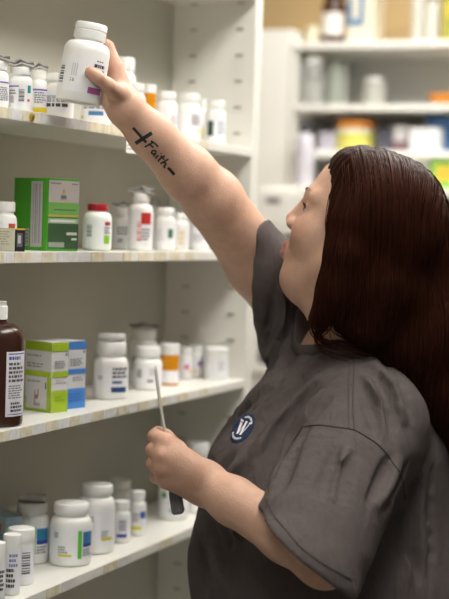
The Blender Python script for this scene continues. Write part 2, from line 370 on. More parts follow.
bottle(95, 38, 482, 'tall white bottle with small square code and yellow bar on lowest shelf', base=551, z=Z4, capw=.86, caph=.14, marks=[('c', -.4, -.1, .68, .84, '#5a5a60'), ('t', .3, .8, .25, .45, '#9a9aa0', 3), ('b', .3, 1.0, .16, .24, '#e0d030')])
bottle(121, 18, 500, 'small white bottle with dark blue lettering right of the tall bottle', base=542, z=Z4, caph=.2, marks=[('k', -.3, .5, .4, .95, '#6a6f90'), ('b', -.5, .6, .05, .22, '#35489a')])
bottle(137, 17, 490, 'small white bottle with blue square beside its blue-lettered neighbour', base=535, z=Z4, caph=.2, marks=[('b', .3, 1.1, .55, .85, '#3f68b0'), ('b', -.7, .5, .05, .2, '#e0d030'), ('t', -.6, .2, .4, .8, GT, 3)])
bottle(120, 24, 478, 'white bottle standing at the back behind the small blue-lettered ones', x=-.14, z=Z4, marks=[('t', -.8, .5, .3, .6, GT, 3)])
bottle(173, 30, 472, 'white pill bottle seen beneath the hand with the spatula', base=518, z=Z4, marks=[('b', -.9, -.5, .75, .98, '#4a9a5c'), ('c', -.3, 0, .1, .3, '#6a8a6a'), ('b', .5, .8, .15, .35, '#9a6a50')])
bottle(196, 27, 441, 'tall white bottle beyond the wrist on the lowest shelf', x=-.06, z=Z4, marks=[('t', -.8, .5, .3, .6, GT, 3)])

# the brown bottle
w = np.array([-.045, 0, Z3]); lo, hi = .8, 2.8
for _ in range(50):
    mid = (lo+hi)/2
    if proj_px((w[0], mid, Z3+.1)) < -3: lo = mid
    else: hi = mid
w[1] = lo; Zd = w2v(w)[1]; rb = 27*Zd/FPX
t = thing('brown_bottle', 'tall dark brown plastic bottle with white cap at left of third shelf', 'bottle', w+np.array([0, 0, .0004]), math.atan2(CAM[1]-w[1], CAM[0]-w[0]))
a = MB(); HB = .157
pr = [(rb*.88, 0), (rb*.98, .002), (rb, .007), (rb, .128)]
for i in range(1, 8):
    u = i/7*math.pi/2; pr.append((.016+(rb-.016)*math.cos(u), .128+.024*math.sin(u)))
pr += [(.013, .155), (.013, .162)]
a.lathe(pr, M_BROWN, 56); a.build('bottle_body', t)
c = MB(); c.lathe([(.0145, .158), (.0145, .176), (.0135, .178), (.0125, .1785), (.0125, .184), (.0115, .185), (.0005, .185)], M_CAP, 48, 1, (.1585, .175), .0006); c.build('cap', t)
l = MB(); l.arc(rb+.0004, .35, 1.45, .016, .112, mat('label_white', '#e6e4e8', .5)); 
l.arc(rb+.0007, .42, 1.3, .108, .1095, ink('#3a4a9a')); l.arc(rb+.0007, .42, 1.3, .0185, .0195, ink('#3a4a9a'))
text_arc(l, rb+.0008, .45, 1.05, .099, .106, ink('#4a5aa8'), 1, .7)
text_arc(l, rb+.0008, .45, 1.3, .066, .097, ink('#5a5a62'), 5, .6); text_arc(l, rb+.0008, .45, 1.2, .042, .063, ink('#6a6a70'), 6, .45); text_arc(l, rb+.0008, .55, 1.2, .022, .038, ink('#3a3a40'), 3, .6)
l.build('label', t)

# ------------------------------------------------------------------ cartons
def carton(px, base_px, z, x, alpha, wl, wr, H, label, prints, col, name='carton', cat='box', top=None):
    """px: column of the near vertical edge; left face recedes left, right face recedes right"""
    lo, hi = .8, 2.85
    for _ in range(50):
        mid = (lo+hi)/2
        if proj_px((x, mid, z+.02)) < px: lo = mid
        else: hi = mid
    al = math.radians(alpha)
    t = thing(name, label, cat, (x, lo, z+.0004), math.pi/2-al+TH)
    a = MB(); a.box((0, 0, 0), (wr, wl, H), ink(col)); a.build('carton_body', t, .0008)
    l = MB(); e = .0004
    for (face, u0, u1, v0, v1, c) in prints:      # u runs left to right as seen, v bottom to top
        if face == 'L': q = [(-e, wl*(1-u0), v0*H), (-e, wl*(1-u1), v0*H), (-e, wl*(1-u1), v1*H), (-e, wl*(1-u0), v1*H)]
        elif face == 'R': q = [(wr*u0, -e, v0*H), (wr*u1, -e, v0*H), (wr*u1, -e, v1*H), (wr*u0, -e, v1*H)]
        else: q = [(wr*u0, wl*v0, H+e), (wr*u1, wl*v0, H+e), (wr*u1, wl*v1, H+e), (wr*u0, wl*v1, H+e)]
        l.add(q, [(0, 1, 2, 3)], ink(c)); e += .00002
    if prints: l.build('printed_panel', t)
    return t
def lines(face, u0, u1, v0, v1, n, c, fill=.5, rag=.3):
    o = []; r = random.Random(n+int(u0*100))
    for i in range(n):
        h = (v1-v0)/n; vv = v1-(i+.5)*h; u = u0; end = u1-(u1-u0)*rag*r.random()
        while u < end:
            b = min(end, u+(u1-u0)*(.1+.2*r.random())); o.append((face, u, b, vv-h*fill/2, vv+h*fill/2, c)); u = b+(u1-u0)*.05
    return o
def vlines(face, u0, u1, v0, v1, n, c):
    return [(face, u0+(u1-u0)*i/n, u0+(u1-u0)*(i+.35+.3*(i % 2))/n, v0, v1, c) for i in range(n)]
def hbars(face, u0, u1, v0, v1, n, c):
    return [(face, u0, u1, v0+(v1-v0)*i/n, v0+(v1-v0)*(i+.35+.3*(i % 2))/n, c) for i in range(n)]
carton(46.5, 0, Z2, -.035, 40, .077, .068, .114, 'tall green carton with grey and dark green front on second shelf',
       [('L', .52, .86, .05, .95, '#c2bdbf')]+vlines('L', .58, .82, .1, .92, 4, '#9f9a9c')+[('L', .22, .48, .06, .3, '#b0b0ac')]+hbars('L', .24, .46, .08, .28, 8, '#6a6c68')
       + [('R', .03, 1, .03, .42, '#3c5a3c'), ('R', .03, 1, .38, .45, '#a9c0a8'), ('R', .03, 1, .47, .5, '#c8c060'), ('R', .03, 1, .5, .67, '#7db860'), ('R', .03, 1, .67, .97, '#c4bcb8'),
          ('R', .05, .55, .05, .12, '#93a08f'), ('R', .62, .95, .22, .26, '#cfd8cc'), ('R', .78, .95, .15, .18, '#cfd8cc'), ('R', .2, .9, .56, .575, '#4d7a44'), ('R', .1, .9, .4, .43, '#dfe6da'),
          ('R', .38, .62, .7, .72, '#d8b040'), ('R', .41, .59, .72, .77, '#5a7ab8'), ('R', .45, .55, .77, .82, '#d8b040'), ('R', .48, .52, .82, .85, '#c05a50'), ('R', .08, .4, .92, .94, '#8a8684'), ('R', .75, .95, .92, .94, '#8a8684')], '#4fa82c')
carton(14.5, 0, Z2, -.008, 42, .05, .019, .034, 'little cream and black box at the left front of second shelf',
       lines('L', .1, .85, .25, .9, 6, '#b5b2a0', .4)+[('R', .2, .75, .2, .8, '#6a6a6c'), ('R', .3, .6, .35, .7, '#c4c4c4'), ('R', 0, 1, .93, 1, '#d8b030'), ('L', .0, 1, .95, 1, '#d8d0a8')]
       + [('R', 0, .2, 0, .93, '#232326'), ('R', .75, 1, 0, .93, '#232326'), ('R', .2, .75, 0, .2, '#232326'), ('R', .2, .75, .8, .93, '#232326')], '#e2dfcb')
GB = '#a3bf2c'
carton(51, 0, Z3, -.045, 38, .060, .037, .113, 'white and lime green carton beside the brown bottle',
       [('L', 0, 1, .87, 1, GB), ('L', 0, .97, .5, .58, GB), ('L', 0, 1, 0, .2, GB), ('L', .06, .84, .04, .48, '#d9d6d6'), ('L', .84, 1, .0, .5, GB), ('L', 0, .06, 0, .2, GB)]
       + lines('L', .08, .7, .77, .82, 1, '#a09c9c')+lines('L', .08, .8, .62, .7, 2, '#908c8c')+lines('L', .1, .7, .4, .46, 1, '#a8a4a4')
       + [('L', .78, .82, .33, .42, '#3a3a3a'), ('L', .38, .42, .12, .3, '#a08888'), ('L', .42, .52, .18, .24, '#c07868'), ('L', .5, .54, .22, .32, '#a08888'), ('L', .36, .6, .08, .12, '#b0a8a8')]
       + [('R', 0, 1, .87, 1, GB), ('R', 0, 1, .5, .58, GB), ('R', 0, 1, 0, .31, GB)]+lines('R', .15, .85, .62, .74, 4, '#8a8888')+lines('R', .25, .85, .4, .47, 2, '#a8a4a4')+[('R', .8, .9, .8, .84, '#77777a')]+lines('R', .2, .8, .15, .24, 2, '#8fae28'), '#d9d6d6')
BL = '#4a86d0'
carton(67.3, 0, Z3, -.0585+.0105, 38, .060, .042, .111, 'white and blue carton standing right of the lime green carton',
       [('R', 0, 1, .88, 1, BL), ('R', 0, 1, .51, .59, BL), ('R', 0, 1, .0, .3, BL)]+lines('R', .12, .85, .63, .75, 4, '#8a8a90')+lines('R', .25, .85, .4, .48, 2, '#a4a4a8')+[('R', .82, .9, .82, .86, '#77777a')]+lines('R', .1, .8, .1, .24, 3, '#3f78c0'), '#d6d6d8')
carton(5, 0, Z4, -.122, 55, .06, .03, .085, 'pale blue carton behind the narrow bottles at lower left',
       [('L', 0, 1, .0, .5, '#7fa6bf'), ('L', .6, .75, .7, .85, '#d07a58')]+lines('L', .1, .9, .55, .65, 2, '#6a8aa8'), '#a9c3d2')

# ------------------------------------------------------------------ the far end of the room
YF, YK = 4.28, Y1-.004
def BK(px, py, y=YF): return on_y(px, py, y)
def bz(px, py, y=YF): return float(on_y(px, py, y)[2])
def bx(px, y=YF, py=120): return float(on_y(px, py, y)[0])
M_WHITE = mat('white_enamel', '#f1efe8', .35, .015, 5)
M_FARW = mat('far_cabinet_back', '#dededa', .5, .03, 5)
xl = bx(290); xr = bx(290)+1.0
zb = [bz(370, 41), bz(370, 104), bz(330, 150), bz(300, 187), 1.44, 1.10, .75, .40, .08]
cab = thing('open_cabinet', 'white open wall cabinet with jars and boxes at the back of the room', 'cabinet', (xl, YF, 0))
a = MB(); a.box((0, YK-YF-.012, .0), (xr-xl, YK-YF, zb[0]), M_FARW); a.build('back_panel', cab)
for xx in (0, xr-xl-.022):
    a = MB(); a.box((xx, 0, 0), (xx+(.012 if xx == 0 else .022), YK-YF-.013, zb[0]-.02), M_WHITE); a.build('side_panel', cab, .001)
for z in zb:
    a = MB(); a.box((.0 if z == zb[0] else .0125, -.004, z-.02), (xr-xl if z == zb[0] else xr-xl-.0225, YK-YF-.013, z), M_WHITE); a.build('shelf', cab, .001)
xl2 = bx(246); zt = bz(275, 29)
t = thing('tall_cupboard', 'plain white tall cupboard standing left of the open wall cabinet', 'cupboard', (xl2, YF, 0))
wdt = xl-xl2-.004
a = MB(); a.box((0, .02, 0), (wdt, YK-YF, zt), M_WHITE); a.build('carcass', t)
a = MB(); a.box((.002, 0, .08), (wdt-.002, .019, zt-.002), M_WHITE); d = a.build('door', t, .002)
a = MB(); a.tube([(wdt*.12, -.001, 1.05), (wdt*.12, -.03, 1.06), (wdt*.12, -.03, 1.2), (wdt*.12, -.001, 1.21)], .006, mat('steel', '#b9b9b6', .3, metal=.9)); a.build('handle', d)
GB_ = 'supplies at the back of the room'
def far_jar(px0, px1, ptop, z, label, m_, capm=None, name='jar', cat='jar', y=None, cap=.16, neck=.8, band=None, py=120):
    y = y or YF+.09
    x0, x1 = bx(px0, y, py), bx(px1, y, py); r = (x1-x0)/2
    H = bz((px0+px1)/2, ptop, y)-z
    t = thing(name, label, cat, ((x0+x1)/2, y, z+.0005), 0, GB_)
    a = MB(); zc = H*(1-cap)
    a.lathe([(r*.9, 0), (r, .004), (r, zc*.82), (r*.95, zc*.9), (r*neck*.92, zc), (r*neck*.9, H-.003)], m_, 28); a.build('jar_body' if name == 'jar' else 'bottle_body', t)
    c = MB(); c.lathe([(r*neck, zc+.001), (r*neck, H-.003), (r*neck*.9, H)], capm or M_CAP, 28); c.build('lid', t)
    if band:
        l = MB()
        for (u0, u1, colr) in band: l.arc(r+.0006, -2.9, -.2, zc*u0, zc*u1, ink(colr))
        l.build('label', t)
    return t
def far_box(px0, px1, ptop, z, label, colr, y=None, dep=.1, bands=(), name='carton', cat='box', py=120):
    y = y or YF+.05
    x0, x1 = bx(px0, y, py), bx(px1, y, py); H = bz((px0+px1)/2, ptop, y)-z
    t = thing(name, label, cat, (x0, y, z+.0005), 0, GB_)
    a = MB(); a.box((0, 0, 0), (x1-x0, dep, H), ink(colr)); a.build('carton_body', t, .001)
    if bands:
        l = MB(); e = .0005
        for (u0, u1, v0, v1, c) in bands:
            l.add([((x1-x0)*u0, -e, H*v0), ((x1-x0)*u1, -e, H*v0), ((x1-x0)*u1, -e, H*v1), ((x1-x0)*u0, -e, H*v1)], [(0, 1, 2, 3)], ink(c)); e += .0001
        l.build('printed_panel', t)
    return t
M_JAR = mat('clear_jar_glass', '#eef0ec', .08, .02, 10, trans=.75)
M_GREENJ = mat('greenish_jar_glass', '#d9dfd3', .1, .02, 10, trans=.6)
M_DBROWN = mat('dark_brown_bottle', '#4a2c1c', .25, .05, 10)
# on top
far_jar(319, 342, -8, zb[0], 'dark brown bottle with white label standing on top of the back cabinet', M_DBROWN, M_DBROWN, 'bottle', 'bottle', band=[(.2, .7, '#e9e4dc')])
far_box(344, 371, -14, zb[0], 'cream box with blue print on top of the back cabinet', '#e3d9c2', bands=[(.0, .18, .35, .8, '#5a83a8'), (.42, .6, .35, .85, '#5a83a8'), (.0, .6, .3, .42, '#5a83a8')])
far_jar(303, 317, 27, zb[0], 'short cream jar beside the brown bottle on the back cabinet', mat('cream_plastic', '#ddd2b6', .5), mat('cream_plastic', '#ddd2b6', .5), cap=.25, neck=.95)
far_jar(408, 421, -16, zb[0], 'slim white bottle on the back cabinet, left of the two near the corner', ink('#c9c7bd'), ink('#b5b3aa'), 'bottle', 'bottle')
far_jar(422, 437, -4, zb[0], 'squat white bottle on the back cabinet next to the yellow-green packet', ink('#d3d0c4'), ink('#9d9c96'), 'bottle', 'bottle')
far_box(439, 462, -6, zb[0], 'yellow-green packet at the right end on top of the back cabinet', '#9f9a3c', bands=[(.1, .9, .5, .8, '#c2b03a')])
# upper compartment
far_jar(302, 322, 58, zb[1], 'clear glass jar of white tablets in the upper compartment', M_JAR, y=YF+.05)
far_jar(325, 347, 60, zb[1], 'pale green glass jar right of the jar of white tablets', M_GREENJ, M_GREENJ)
far_jar(362, 385, 78, zb[1], 'low frosted jar standing alone in the upper compartment', mat('frosted_jar', '#c9c9bf', .4, trans=.3), None)
t = thing('orange_dish', 'orange dish at the right end of the upper compartment', 'dish', (bx(446, YF+.09), YF+.09, zb[1]+.0005), 0, GB_)
a = MB(); a.lathe([(.03, 0), (.045, .006), (.058, .035), (.055, .036), (.04, .012), (.0005, .009)], mat('orange_plastic', '#d98a2c', .4), 32); a.build('bowl', t)
# what the jar of tablets holds
b_ = MB()
x0, x1 = bx(302, YF+.05), bx(322, YF+.05); rj = (x1-x0)/2*.86
b_.lathe([(rj*.9, .008), (rj, .012), (rj, .07), (rj*.6, .076), (.0005, .078)], mat('white_tablets', '#f4f2ec', .6, .1, 200, .8, 160), 24)
o = b_.build('tablets'); o.location = ((x0+x1)/2, YF+.05, zb[1]+.0005); tag(o, 'white tablets filling the lower half of the clear glass jar', 'tablets')
# lower compartment
far_jar(338, 375, 121, zb[2], 'yellow tub with orange lid on the middle shelf of the back cabinet', ink('#d9d838'), ink('#e8963c'), 'plastic_tub', 'tub', cap=.28, neck=1.02, band=[(.75, 1.0, '#f1ead2'), (.25, .5, '#efe48a')])
far_jar(297, 315, 123, zb[3], 'white squeeze bottle with black cap standing in front of the cabinet shelf', mat('lilac_white_plastic', '#d9d5de', .4), ink('#2b2b33'), 'squeeze_bottle', 'bottle', y=YF-.06, cap=.16, neck=.7)
far_box(377, 392, 130, zb[2], 'dark grey box right of the yellow tub', '#5c5a66', dep=.08)
far_box(394, 408, 126, zb[2], 'maroon and white box in the lower compartment', '#8a6a70', dep=.08, bands=[(0, 1, .4, 1, '#d8d4d6')])
far_box(410, 440, 128, zb[2], 'white paper bag in front of the blue box at the back', '#e6e6e6', y=YF+.01, dep=.05, name='paper_bag', cat='bag')
far_box(426, 462, 117, zb[2], 'blue box at the right end of the back cabinet', '#4f78ad', y=YF+.08, dep=.1)
far_box(320, 336, 132, zb[2], 'pale lilac box left of the yellow tub', '#c9c4d2', dep=.08)
far_box(433, 462, 159, zb[3], 'green box with orange patch below the blue box', '#8fbf4c', y=YF+.01, bands=[(.2, .8, .3, .75, '#e0b23c')])
far_box(395, 431, 159, zb[3], 'white box left of the green box at the back', '#e4e4e0')
# ledge and white bins in front of the cabinet
a = thing('wall_ledge', 'white ledge under the back cabinet carrying the squeeze bottle', 'ledge', (xl, YF-.13, zb[3]-.02), 0)
q = MB(); q.box((-.03, 0, 0), (1.0, .124, .02), M_WHITE); q.build('ledge_board', a, .001)
q = MB(); q.box((.3, .1, -.18), (.33, .124, 0), M_WHITE); q.build('bracket', a)
def drawer_bin(px0, px1, z0, z1, label):
    y = YF-.16; x0, x1 = bx(px0, y, 210), bx(px1, y, 210)
    t = thing('storage_bin', label, 'storage bin', (x0, y, z0), 0, 'white storage bins')
    a = MB(); a.box((0, .004, 0), (x1-x0, .12, z1-z0), M_WHITE); a.build('bin_body', t, .002)
    a = MB(); a.box((.004, 0, .004), (x1-x0-.004, .0038, z1-z0-.004), M_WHITE); d = a.build('drawer', t, .001)
    a = MB(); a.box(((x1-x0)*.32, -.001, (z1-z0)*.62), ((x1-x0)*.68, -.0001, (z1-z0)*.78), ink('#7a7470')); a.build('label', d)
zq = bz(280, 226, YF-.16); zq1 = bz(280, 190, YF-.16)
y_ = YF-.16
t = thing('side_counter', 'white counter unit below the storage bins at the back', 'counter', (bx(250, y_, 210), y_-.02, 0))
a = MB(); a.box((0, 0, 1.08), (1.2, .13, 1.11), M_WHITE); a.build('worktop', t, .002)
a = MB(); a.box((.01, .01, 0), (1.19, .13, 1.08), M_PAINT); a.build('carcass', t)
a = MB(); a.box((0, .02, zq-.02), (1.2, .14, zq-.0005), M_WHITE); a.build('shelf', t, .001)
for xx in (0, 1.18):
    a = MB(); a.box((xx, .03, 1.11), (xx+.02, .14, zq-.021), M_WHITE); a.build('upright', t)
drawer_bin(254, 292, zq, zq1, 'white storage bin with grey label seen past the raised arm')
drawer_bin(293, 335, zq, zq1-.01, 'white storage bin hidden mostly behind the face')
far_jar(260, 270, 322, 1.1105, 'white bottle with pink band on the counter behind the sleeve', M_HDPE, None, 'bottle', 'bottle', y=YF-.10, py=345, band=[(.5, .8, '#d8a0a4')])
far_box(259, 275, 345, 1.1105, 'black pouch on the counter behind the sleeve', '#26282a', y=YF-.165, dep=.03, py=350, name='pouch', cat='pouch')

# ------------------------------------------------------------------ the woman: smooth solids -> one skin mesh
class Sdf:
    """rounded cones and ellipsoids blended into one solid (coordinates: right, depth, height)"""
    def __init__(s): s.p = []
    def cone(s, a, b, ra, rb, k=.01, op='+'):
        a, b = np.array(a, float), np.array(b, float); s.p.append(('c', a, b, ra, rb, k, op, (a+b)/2, np.linalg.norm(b-a)/2+max(ra, rb))); return s
    def chain(s, pts, rad, k=.01, op='+'):
        for i in range(len(pts)-1): s.cone(pts[i], pts[i+1], rad[i], rad[i+1], k, op)
        return s
    def ell(s, c, r, k=.01, R=None, op='+'):
        s.p.append(('e', np.array(c, float), np.array(r, float), np.eye(3) if R is None else R, 0, k, op, np.array(c, float), max(r))); return s
    def plane(s, c, n, k=.004, within=None, rad=1.0):    # removes what lies beyond the plane, only near c
        n = np.array(n, float); n /= np.linalg.norm(n); s.p.append(('p', np.array(c, float), n, rad, 0, k, 'x', np.array(c, float), rad)); return s
    @staticmethod
    def prim(q, X):
        if q[0] == 'c':
            a, b, ra, rb = q[1:5]; ba = b-a; l2 = ba@ba+1e-12
            t = np.clip(((X-a)@ba)/l2, 0, 1); return np.linalg.norm(X-a-t[:, None]*ba, axis=1)-(ra+(rb-ra)*t)
        if q[0] == 'e':
            Y = (X-q[1])@q[3]; k0 = np.linalg.norm(Y/q[2], axis=1); k1 = np.linalg.norm(Y/(q[2]**2), axis=1)+1e-9
            return k0*(k0-1)/k1
        c, n, rad = q[1], q[2], q[3]
        d = (X-c)@n                                       # positive beyond the plane
        sph = np.linalg.norm(X-c, axis=1)-rad
        return np.maximum(-d, sph)                        # solid to take away
    def ev(s, X, prims=None):
        d = np.full(len(X), 9.0)
        for q in (s.p if prims is None else prims):
            e = s.prim(q, X); k = q[5]
            if q[6] == '+':
                h = np.clip(.5+.5*(d-e)/k, 0, 1); d = d*(1-h)+e*h-k*h*(1-h)
            else:
                h = np.clip(.5-.5*(d+e)/k, 0, 1); d = d*(1-h)-e*h+k*h*(1-h)
        return d
    def near(s, c, r):
        o = Sdf(); o.p = [q for q in s.p if np.linalg.norm(q[7]-c) < q[8]+r+.02]; return o
    def grad(s, X, e=.001):
        g = np.stack([s.ev(X+np.eye(3)[i]*e)-s.ev(X-np.eye(3)[i]*e) for i in range(3)], 1)
        return g/(np.linalg.norm(g, axis=1, keepdims=True)+1e-12)
    def hit(s, pxs, zmin=1.7, zmax=2.9):                  # where sight lines through pixels meet the solid
        R = np.array([ray(*p) for p in pxs]); Z = np.full(len(R), zmin); E0 = np.array([0, 0, EYE])
        for _ in range(60):
            d = s.ev(R*Z[:, None]+E0); Z = np.minimum(Z+d*.8, zmax)
        return R*Z[:, None]+E0
    def mesh(s, lo, hi, vox, disp=None):
        lo, hi = np.array(lo), np.array(hi); B = 12
        nb = np.ceil((hi-lo)/vox/B).astype(int); n = nb*B+1
        D = np.empty(n, np.float32); half = B*vox/2; rad = half*math.sqrt(3)
        bi = np.stack(np.meshgrid(*[np.arange(q) for q in nb], indexing='ij'), -1).reshape(-1, 3)
        cen = lo+(bi+.5)*B*vox; dc = s.ev(cen)
        near = np.abs(dc) < rad*1.6+.02
        loc = np.stack(np.meshgrid(*[np.arange(B+1)]*3, indexing='ij'), -1).reshape(-1, 3)
        for w in np.argsort(near):                       # far blocks first, near ones overwrite shared faces
            i, j, k = bi[w]*B
            if not near[w]: D[i:i+B+1, j:j+B+1, k:k+B+1] = dc[w]; continue
            X = lo+(bi[w]*B+loc)*vox
            pr = [q for q in s.p if np.linalg.norm(q[7]-cen[w]) < q[8]+rad+q[5]*1.2+.012]
            e = s.ev(X, pr) if pr else np.full(len(X), dc[w])
            if disp is not None: e = e+disp(X)
            D[i:i+B+1, j:j+B+1, k:k+B+1] = e.reshape(B+1, B+1, B+1)
        S = D < 0; cnt = np.zeros(n-1, np.int8)
        off = [(a, b, c) for a in (0, 1) for b in (0, 1) for c in (0, 1)]
        for a, b, c in off: cnt += S[a:n[0]-1+a, b:n[1]-1+b, c:n[2]-1+c]
        act = (cnt > 0) & (cnt < 8); idx = np.argwhere(act); vid = np.full(n-1, -1, np.int32); vid[act] = np.arange(len(idx))
        V = np.stack([D[idx[:, 0]+a, idx[:, 1]+b, idx[:, 2]+c] for a, b, c in off], 1); acc = np.zeros((len(idx), 3)); num = np.zeros(len(idx))
        for i in range(8):
            for j in range(i+1, 8):
                if sum(abs(off[i][t]-off[j][t]) for t in range(3)) != 1: continue
                mk = (V[:, i] < 0) != (V[:, j] < 0); t = np.where(mk, V[:, i]/(V[:, i]-V[:, j]+1e-20), 0)
                p = np.array(off[i])+t[:, None]*(np.array(off[j])-np.array(off[i])); acc[mk] += p[mk]; num[mk] += 1
        verts = lo+(idx+acc/num[:, None])*vox; F = []
        for ax in range(3):
            u, v = (ax+1) % 3, (ax+2) % 3
            a = np.take(S, range(0, n[ax]-1), ax); b = np.take(S, range(1, n[ax]), ax)
            e = np.argwhere(a != b); e = e[(e[:, u] > 0) & (e[:, v] > 0) & (e[:, u] < n[u]-1) & (e[:, v] < n[v]-1)]
            q = []
            for du, dv in ((1, 1), (0, 1), (0, 0), (1, 0)):
                c = e.copy(); c[:, u] -= du; c[:, v] -= dv; q.append(vid[c[:, 0], c[:, 1], c[:, 2]])
            q = np.stack(q, 1); ins = a[e[:, 0], e[:, 1], e[:, 2]]; q[~ins] = q[~ins][:, ::-1]; F.append(q)
        return verts, np.concatenate(F)

# body origin: where she stands
BASE = np.array([.20, 2.42, 0.0]); bw = v2w(BASE)
person = thing('person', 'woman with long dark brown hair in grey t-shirt reaching up to the shelves', 'person', (bw[0], bw[1], 0), TH)
def np_mesh(name, V, F, m, parent, smooth=True, attr=None):
    me = bpy.data.meshes.new(name); V = np.asarray(V)-BASE
    me.vertices.add(len(V)); me.vertices.foreach_set('co', V.astype(np.float32).ravel())
    F = np.asarray(F); nf, w_ = F.shape
    me.loops.add(nf*w_); me.loops.foreach_set('vertex_index', F.astype(np.int32).ravel())
    me.polygons.add(nf); me.polygons.foreach_set('loop_start', np.arange(0, nf*w_, w_, dtype=np.int32)); me.polygons.foreach_set('loop_total', np.full(nf, w_, np.int32))
    me.polygons.foreach_set('use_smooth', np.full(nf, smooth)); me.materials.append(m); me.update(calc_edges=True); me.validate()
    if attr is not None:
        for nm, dat in attr.items():
            at = me.attributes.new(nm, 'FLOAT', 'POINT'); at.data.foreach_set('value', dat.astype(np.float32))
    o = bpy.data.objects.new(name, me); COL.objects.link(o); o.parent = parent; return o

# ---- head frame
PIT, YAW = math.radians(22), math.radians(17)
HF = np.array([-math.cos(YAW)*math.cos(PIT), math.sin(YAW)*math.cos(PIT), math.sin(PIT)])
HL_ = np.array([-math.sin(YAW), -math.cos(YAW), 0.0]); HU = np.cross(HF, HL_)
HO = P(286, 218, 2.40)-HF*.112+HU*.038
HR = np.stack([HF, HL_, HU], 1)                             # columns: forward, left (camera side), up
def H(x, y, z): return HO+HF*x+HL_*y+HU*z
lips = Sdf()
def add_head(b):
    b.ell(H(-.008, 0, .035), (.097, .077, .088), .02, HR)
    b.ell(H(.028, 0, -.03), (.064, .063, .088), .03, HR)
    b.cone(H(.0555, -.008, -.117), H(.0555, .008, -.117), .021, .021, .03)
    for s_ in (1, -1):
        b.cone(H(.002, s_*.05, -.07), H(.050, s_*.02, -.114), .024, .02, .03)
        b.ell(H(.052, s_*.036, -.042), (.033, .029, .034), .02, HR)
        b.cone(H(.083, s_*.014, .014), H(.068, s_*.046, .014), .011, .010, .016)
    b.cone(H(.028, 0, -.118), H(-.02, 0, -.128), .038, .055, .03)
    for s_ in (1, -1):
        b.ell(H(.094, s_*.032, -.009), (.020, .017, .012), .012, HR, 'x')
        b.cone(H(.083, s_*.018, .0005), H(.074, s_*.047, -.003), .0045, .0040, .006)     # lids
        b.cone(H(.081, s_*.018, -.020), H(.072, s_*.046, -.019), .0035, .0035, .006)
    b.cone(H(.086, 0, .010), H(.101, 0, -.034), .0075, .0115, .012)
    for s_ in (1, -1): b.ell(H(.094, s_*.0125, -.041), (.012, .0085, .009), .007, HR)
    b.ell(H(.068, 0, -.078), (.021, .03, .03), .015, HR)
    for s_ in (1, -1):
        for q in (((.0930, 0, -.0775), (.077, .022, -.084), .0062, .004), ((.0905, 0, -.0900), (.076, .021, -.0855), .0074, .004)):
            b.cone(H(q[0][0], q[0][1], q[0][2]), H(q[1][0], s_*q[1][1], q[1][2]), q[2], q[3], .005)
            lips.cone(H(q[0][0], q[0][1], q[0][2]), H(q[1][0], s_*q[1][1], q[1][2]), q[2], q[3], .002)
    for s_ in (1, -1):
        b.ell(H(-.008, s_*.071, -.014), (.018, .008, .030), .006, HR)
        b.ell(H(.004, s_*.069, -.018), (.007, .008, .012), .006, HR)

# ---- joints
shR, elR, wrR = P(303, 322, 2.58), P(213, 199, 2.44), P(126, 109, 2.335)
shL, elL, wrL = P(366, 428, 2.25), P(325, 558, 2.045), P(204, 483, 2.165)
body = Sdf()
def torso(b, g=0.0, k=.08):
    b.ell(P(332, 600, 2.42), (.224-g, .225-g, .22-g), k)
    b.ell(P(335, 690, 2.42), (.20-g, .215-g, .20-g), k)
    b.ell(P(286, 548, 2.41), (.150-g, .19-g, .14-g), .06)
    b.ell(P(350, 470, 2.42), (.165-g, .185-g, .17-g), k)
    b.ell(P(279, 487, 2.34), (.117-g,)*3, .06); b.ell(P(277, 470, 2.49), (.115-g,)*3, .06)
    b.ell(P(328, 415, 2.43), (.12-g, .16-g, .11-g), .06)
    b.chain([P(372, 424, 2.28), P(352, 386, 2.42), P(312, 328, 2.56)], [.072-g, .078-g, .068-g], .06)
torso(body, .016)
body.cone(H(-.025, 0, -.085), P(350, 352, 2.43), .054, .062, .04)
body.chain([shR, shR*.5+elR*.5+np.array([0, 0, -.004]), elR], [.058, .053, .0475], .02)
body.chain([elR, elR+(wrR-elR)*.3, elR+(wrR-elR)*.72, wrR], [.047, .043, .0335, .0285], .015)
body.chain([shL, elL], [.064, .041], .03)
body.chain([elL, elL+(wrL-elL)*.3, elL+(wrL-elL)*.75, wrL], [.040, .0385, .033, .029], .015)
add_head(body)
# right hand: closed around the bottle, thumb on the near side
def fingers(b, chains, k=.0035):
    for pts, rad in chains: b.chain([P(*p) for p in pts], rad, k)
mcR = [P(116, 68, 2.338), P(112, 78, 2.352), P(110, 89, 2.355), P(108, 100, 2.345)]
for q in mcR: body.cone(wrR, q, .021, .0125, .014)
body.cone(wrR, P(119, 92, 2.312), .019, .0145, .012)
fingers(body, [
    ([(116, 68, 2.338), (108, 47, 2.342), (94, 38, 2.345), (83, 41, 2.337)], [.0115, .0098, .0088, .0078]),
    ([(112, 78, 2.352), (102, 60, 2.356), (86, 54, 2.345), (74, 58, 2.335)], [.0115, .0098, .0088, .0078]),
    ([(110, 89, 2.355), (99, 76, 2.358), (84, 72, 2.345), (72, 76, 2.335)], [.011, .0094, .0085, .0075]),
    ([(108, 100, 2.345), (98, 93, 2.352), (85, 91, 2.343), (76, 94, 2.334)], [.0105, .0086, .0076, .0068])])
fingers(body, [([(120, 94, 2.312), (107, 85, 2.272), (97, 77, 2.2535), (90, 72, 2.2475)], [.0150, .0108, .0094, .0082])], .006)
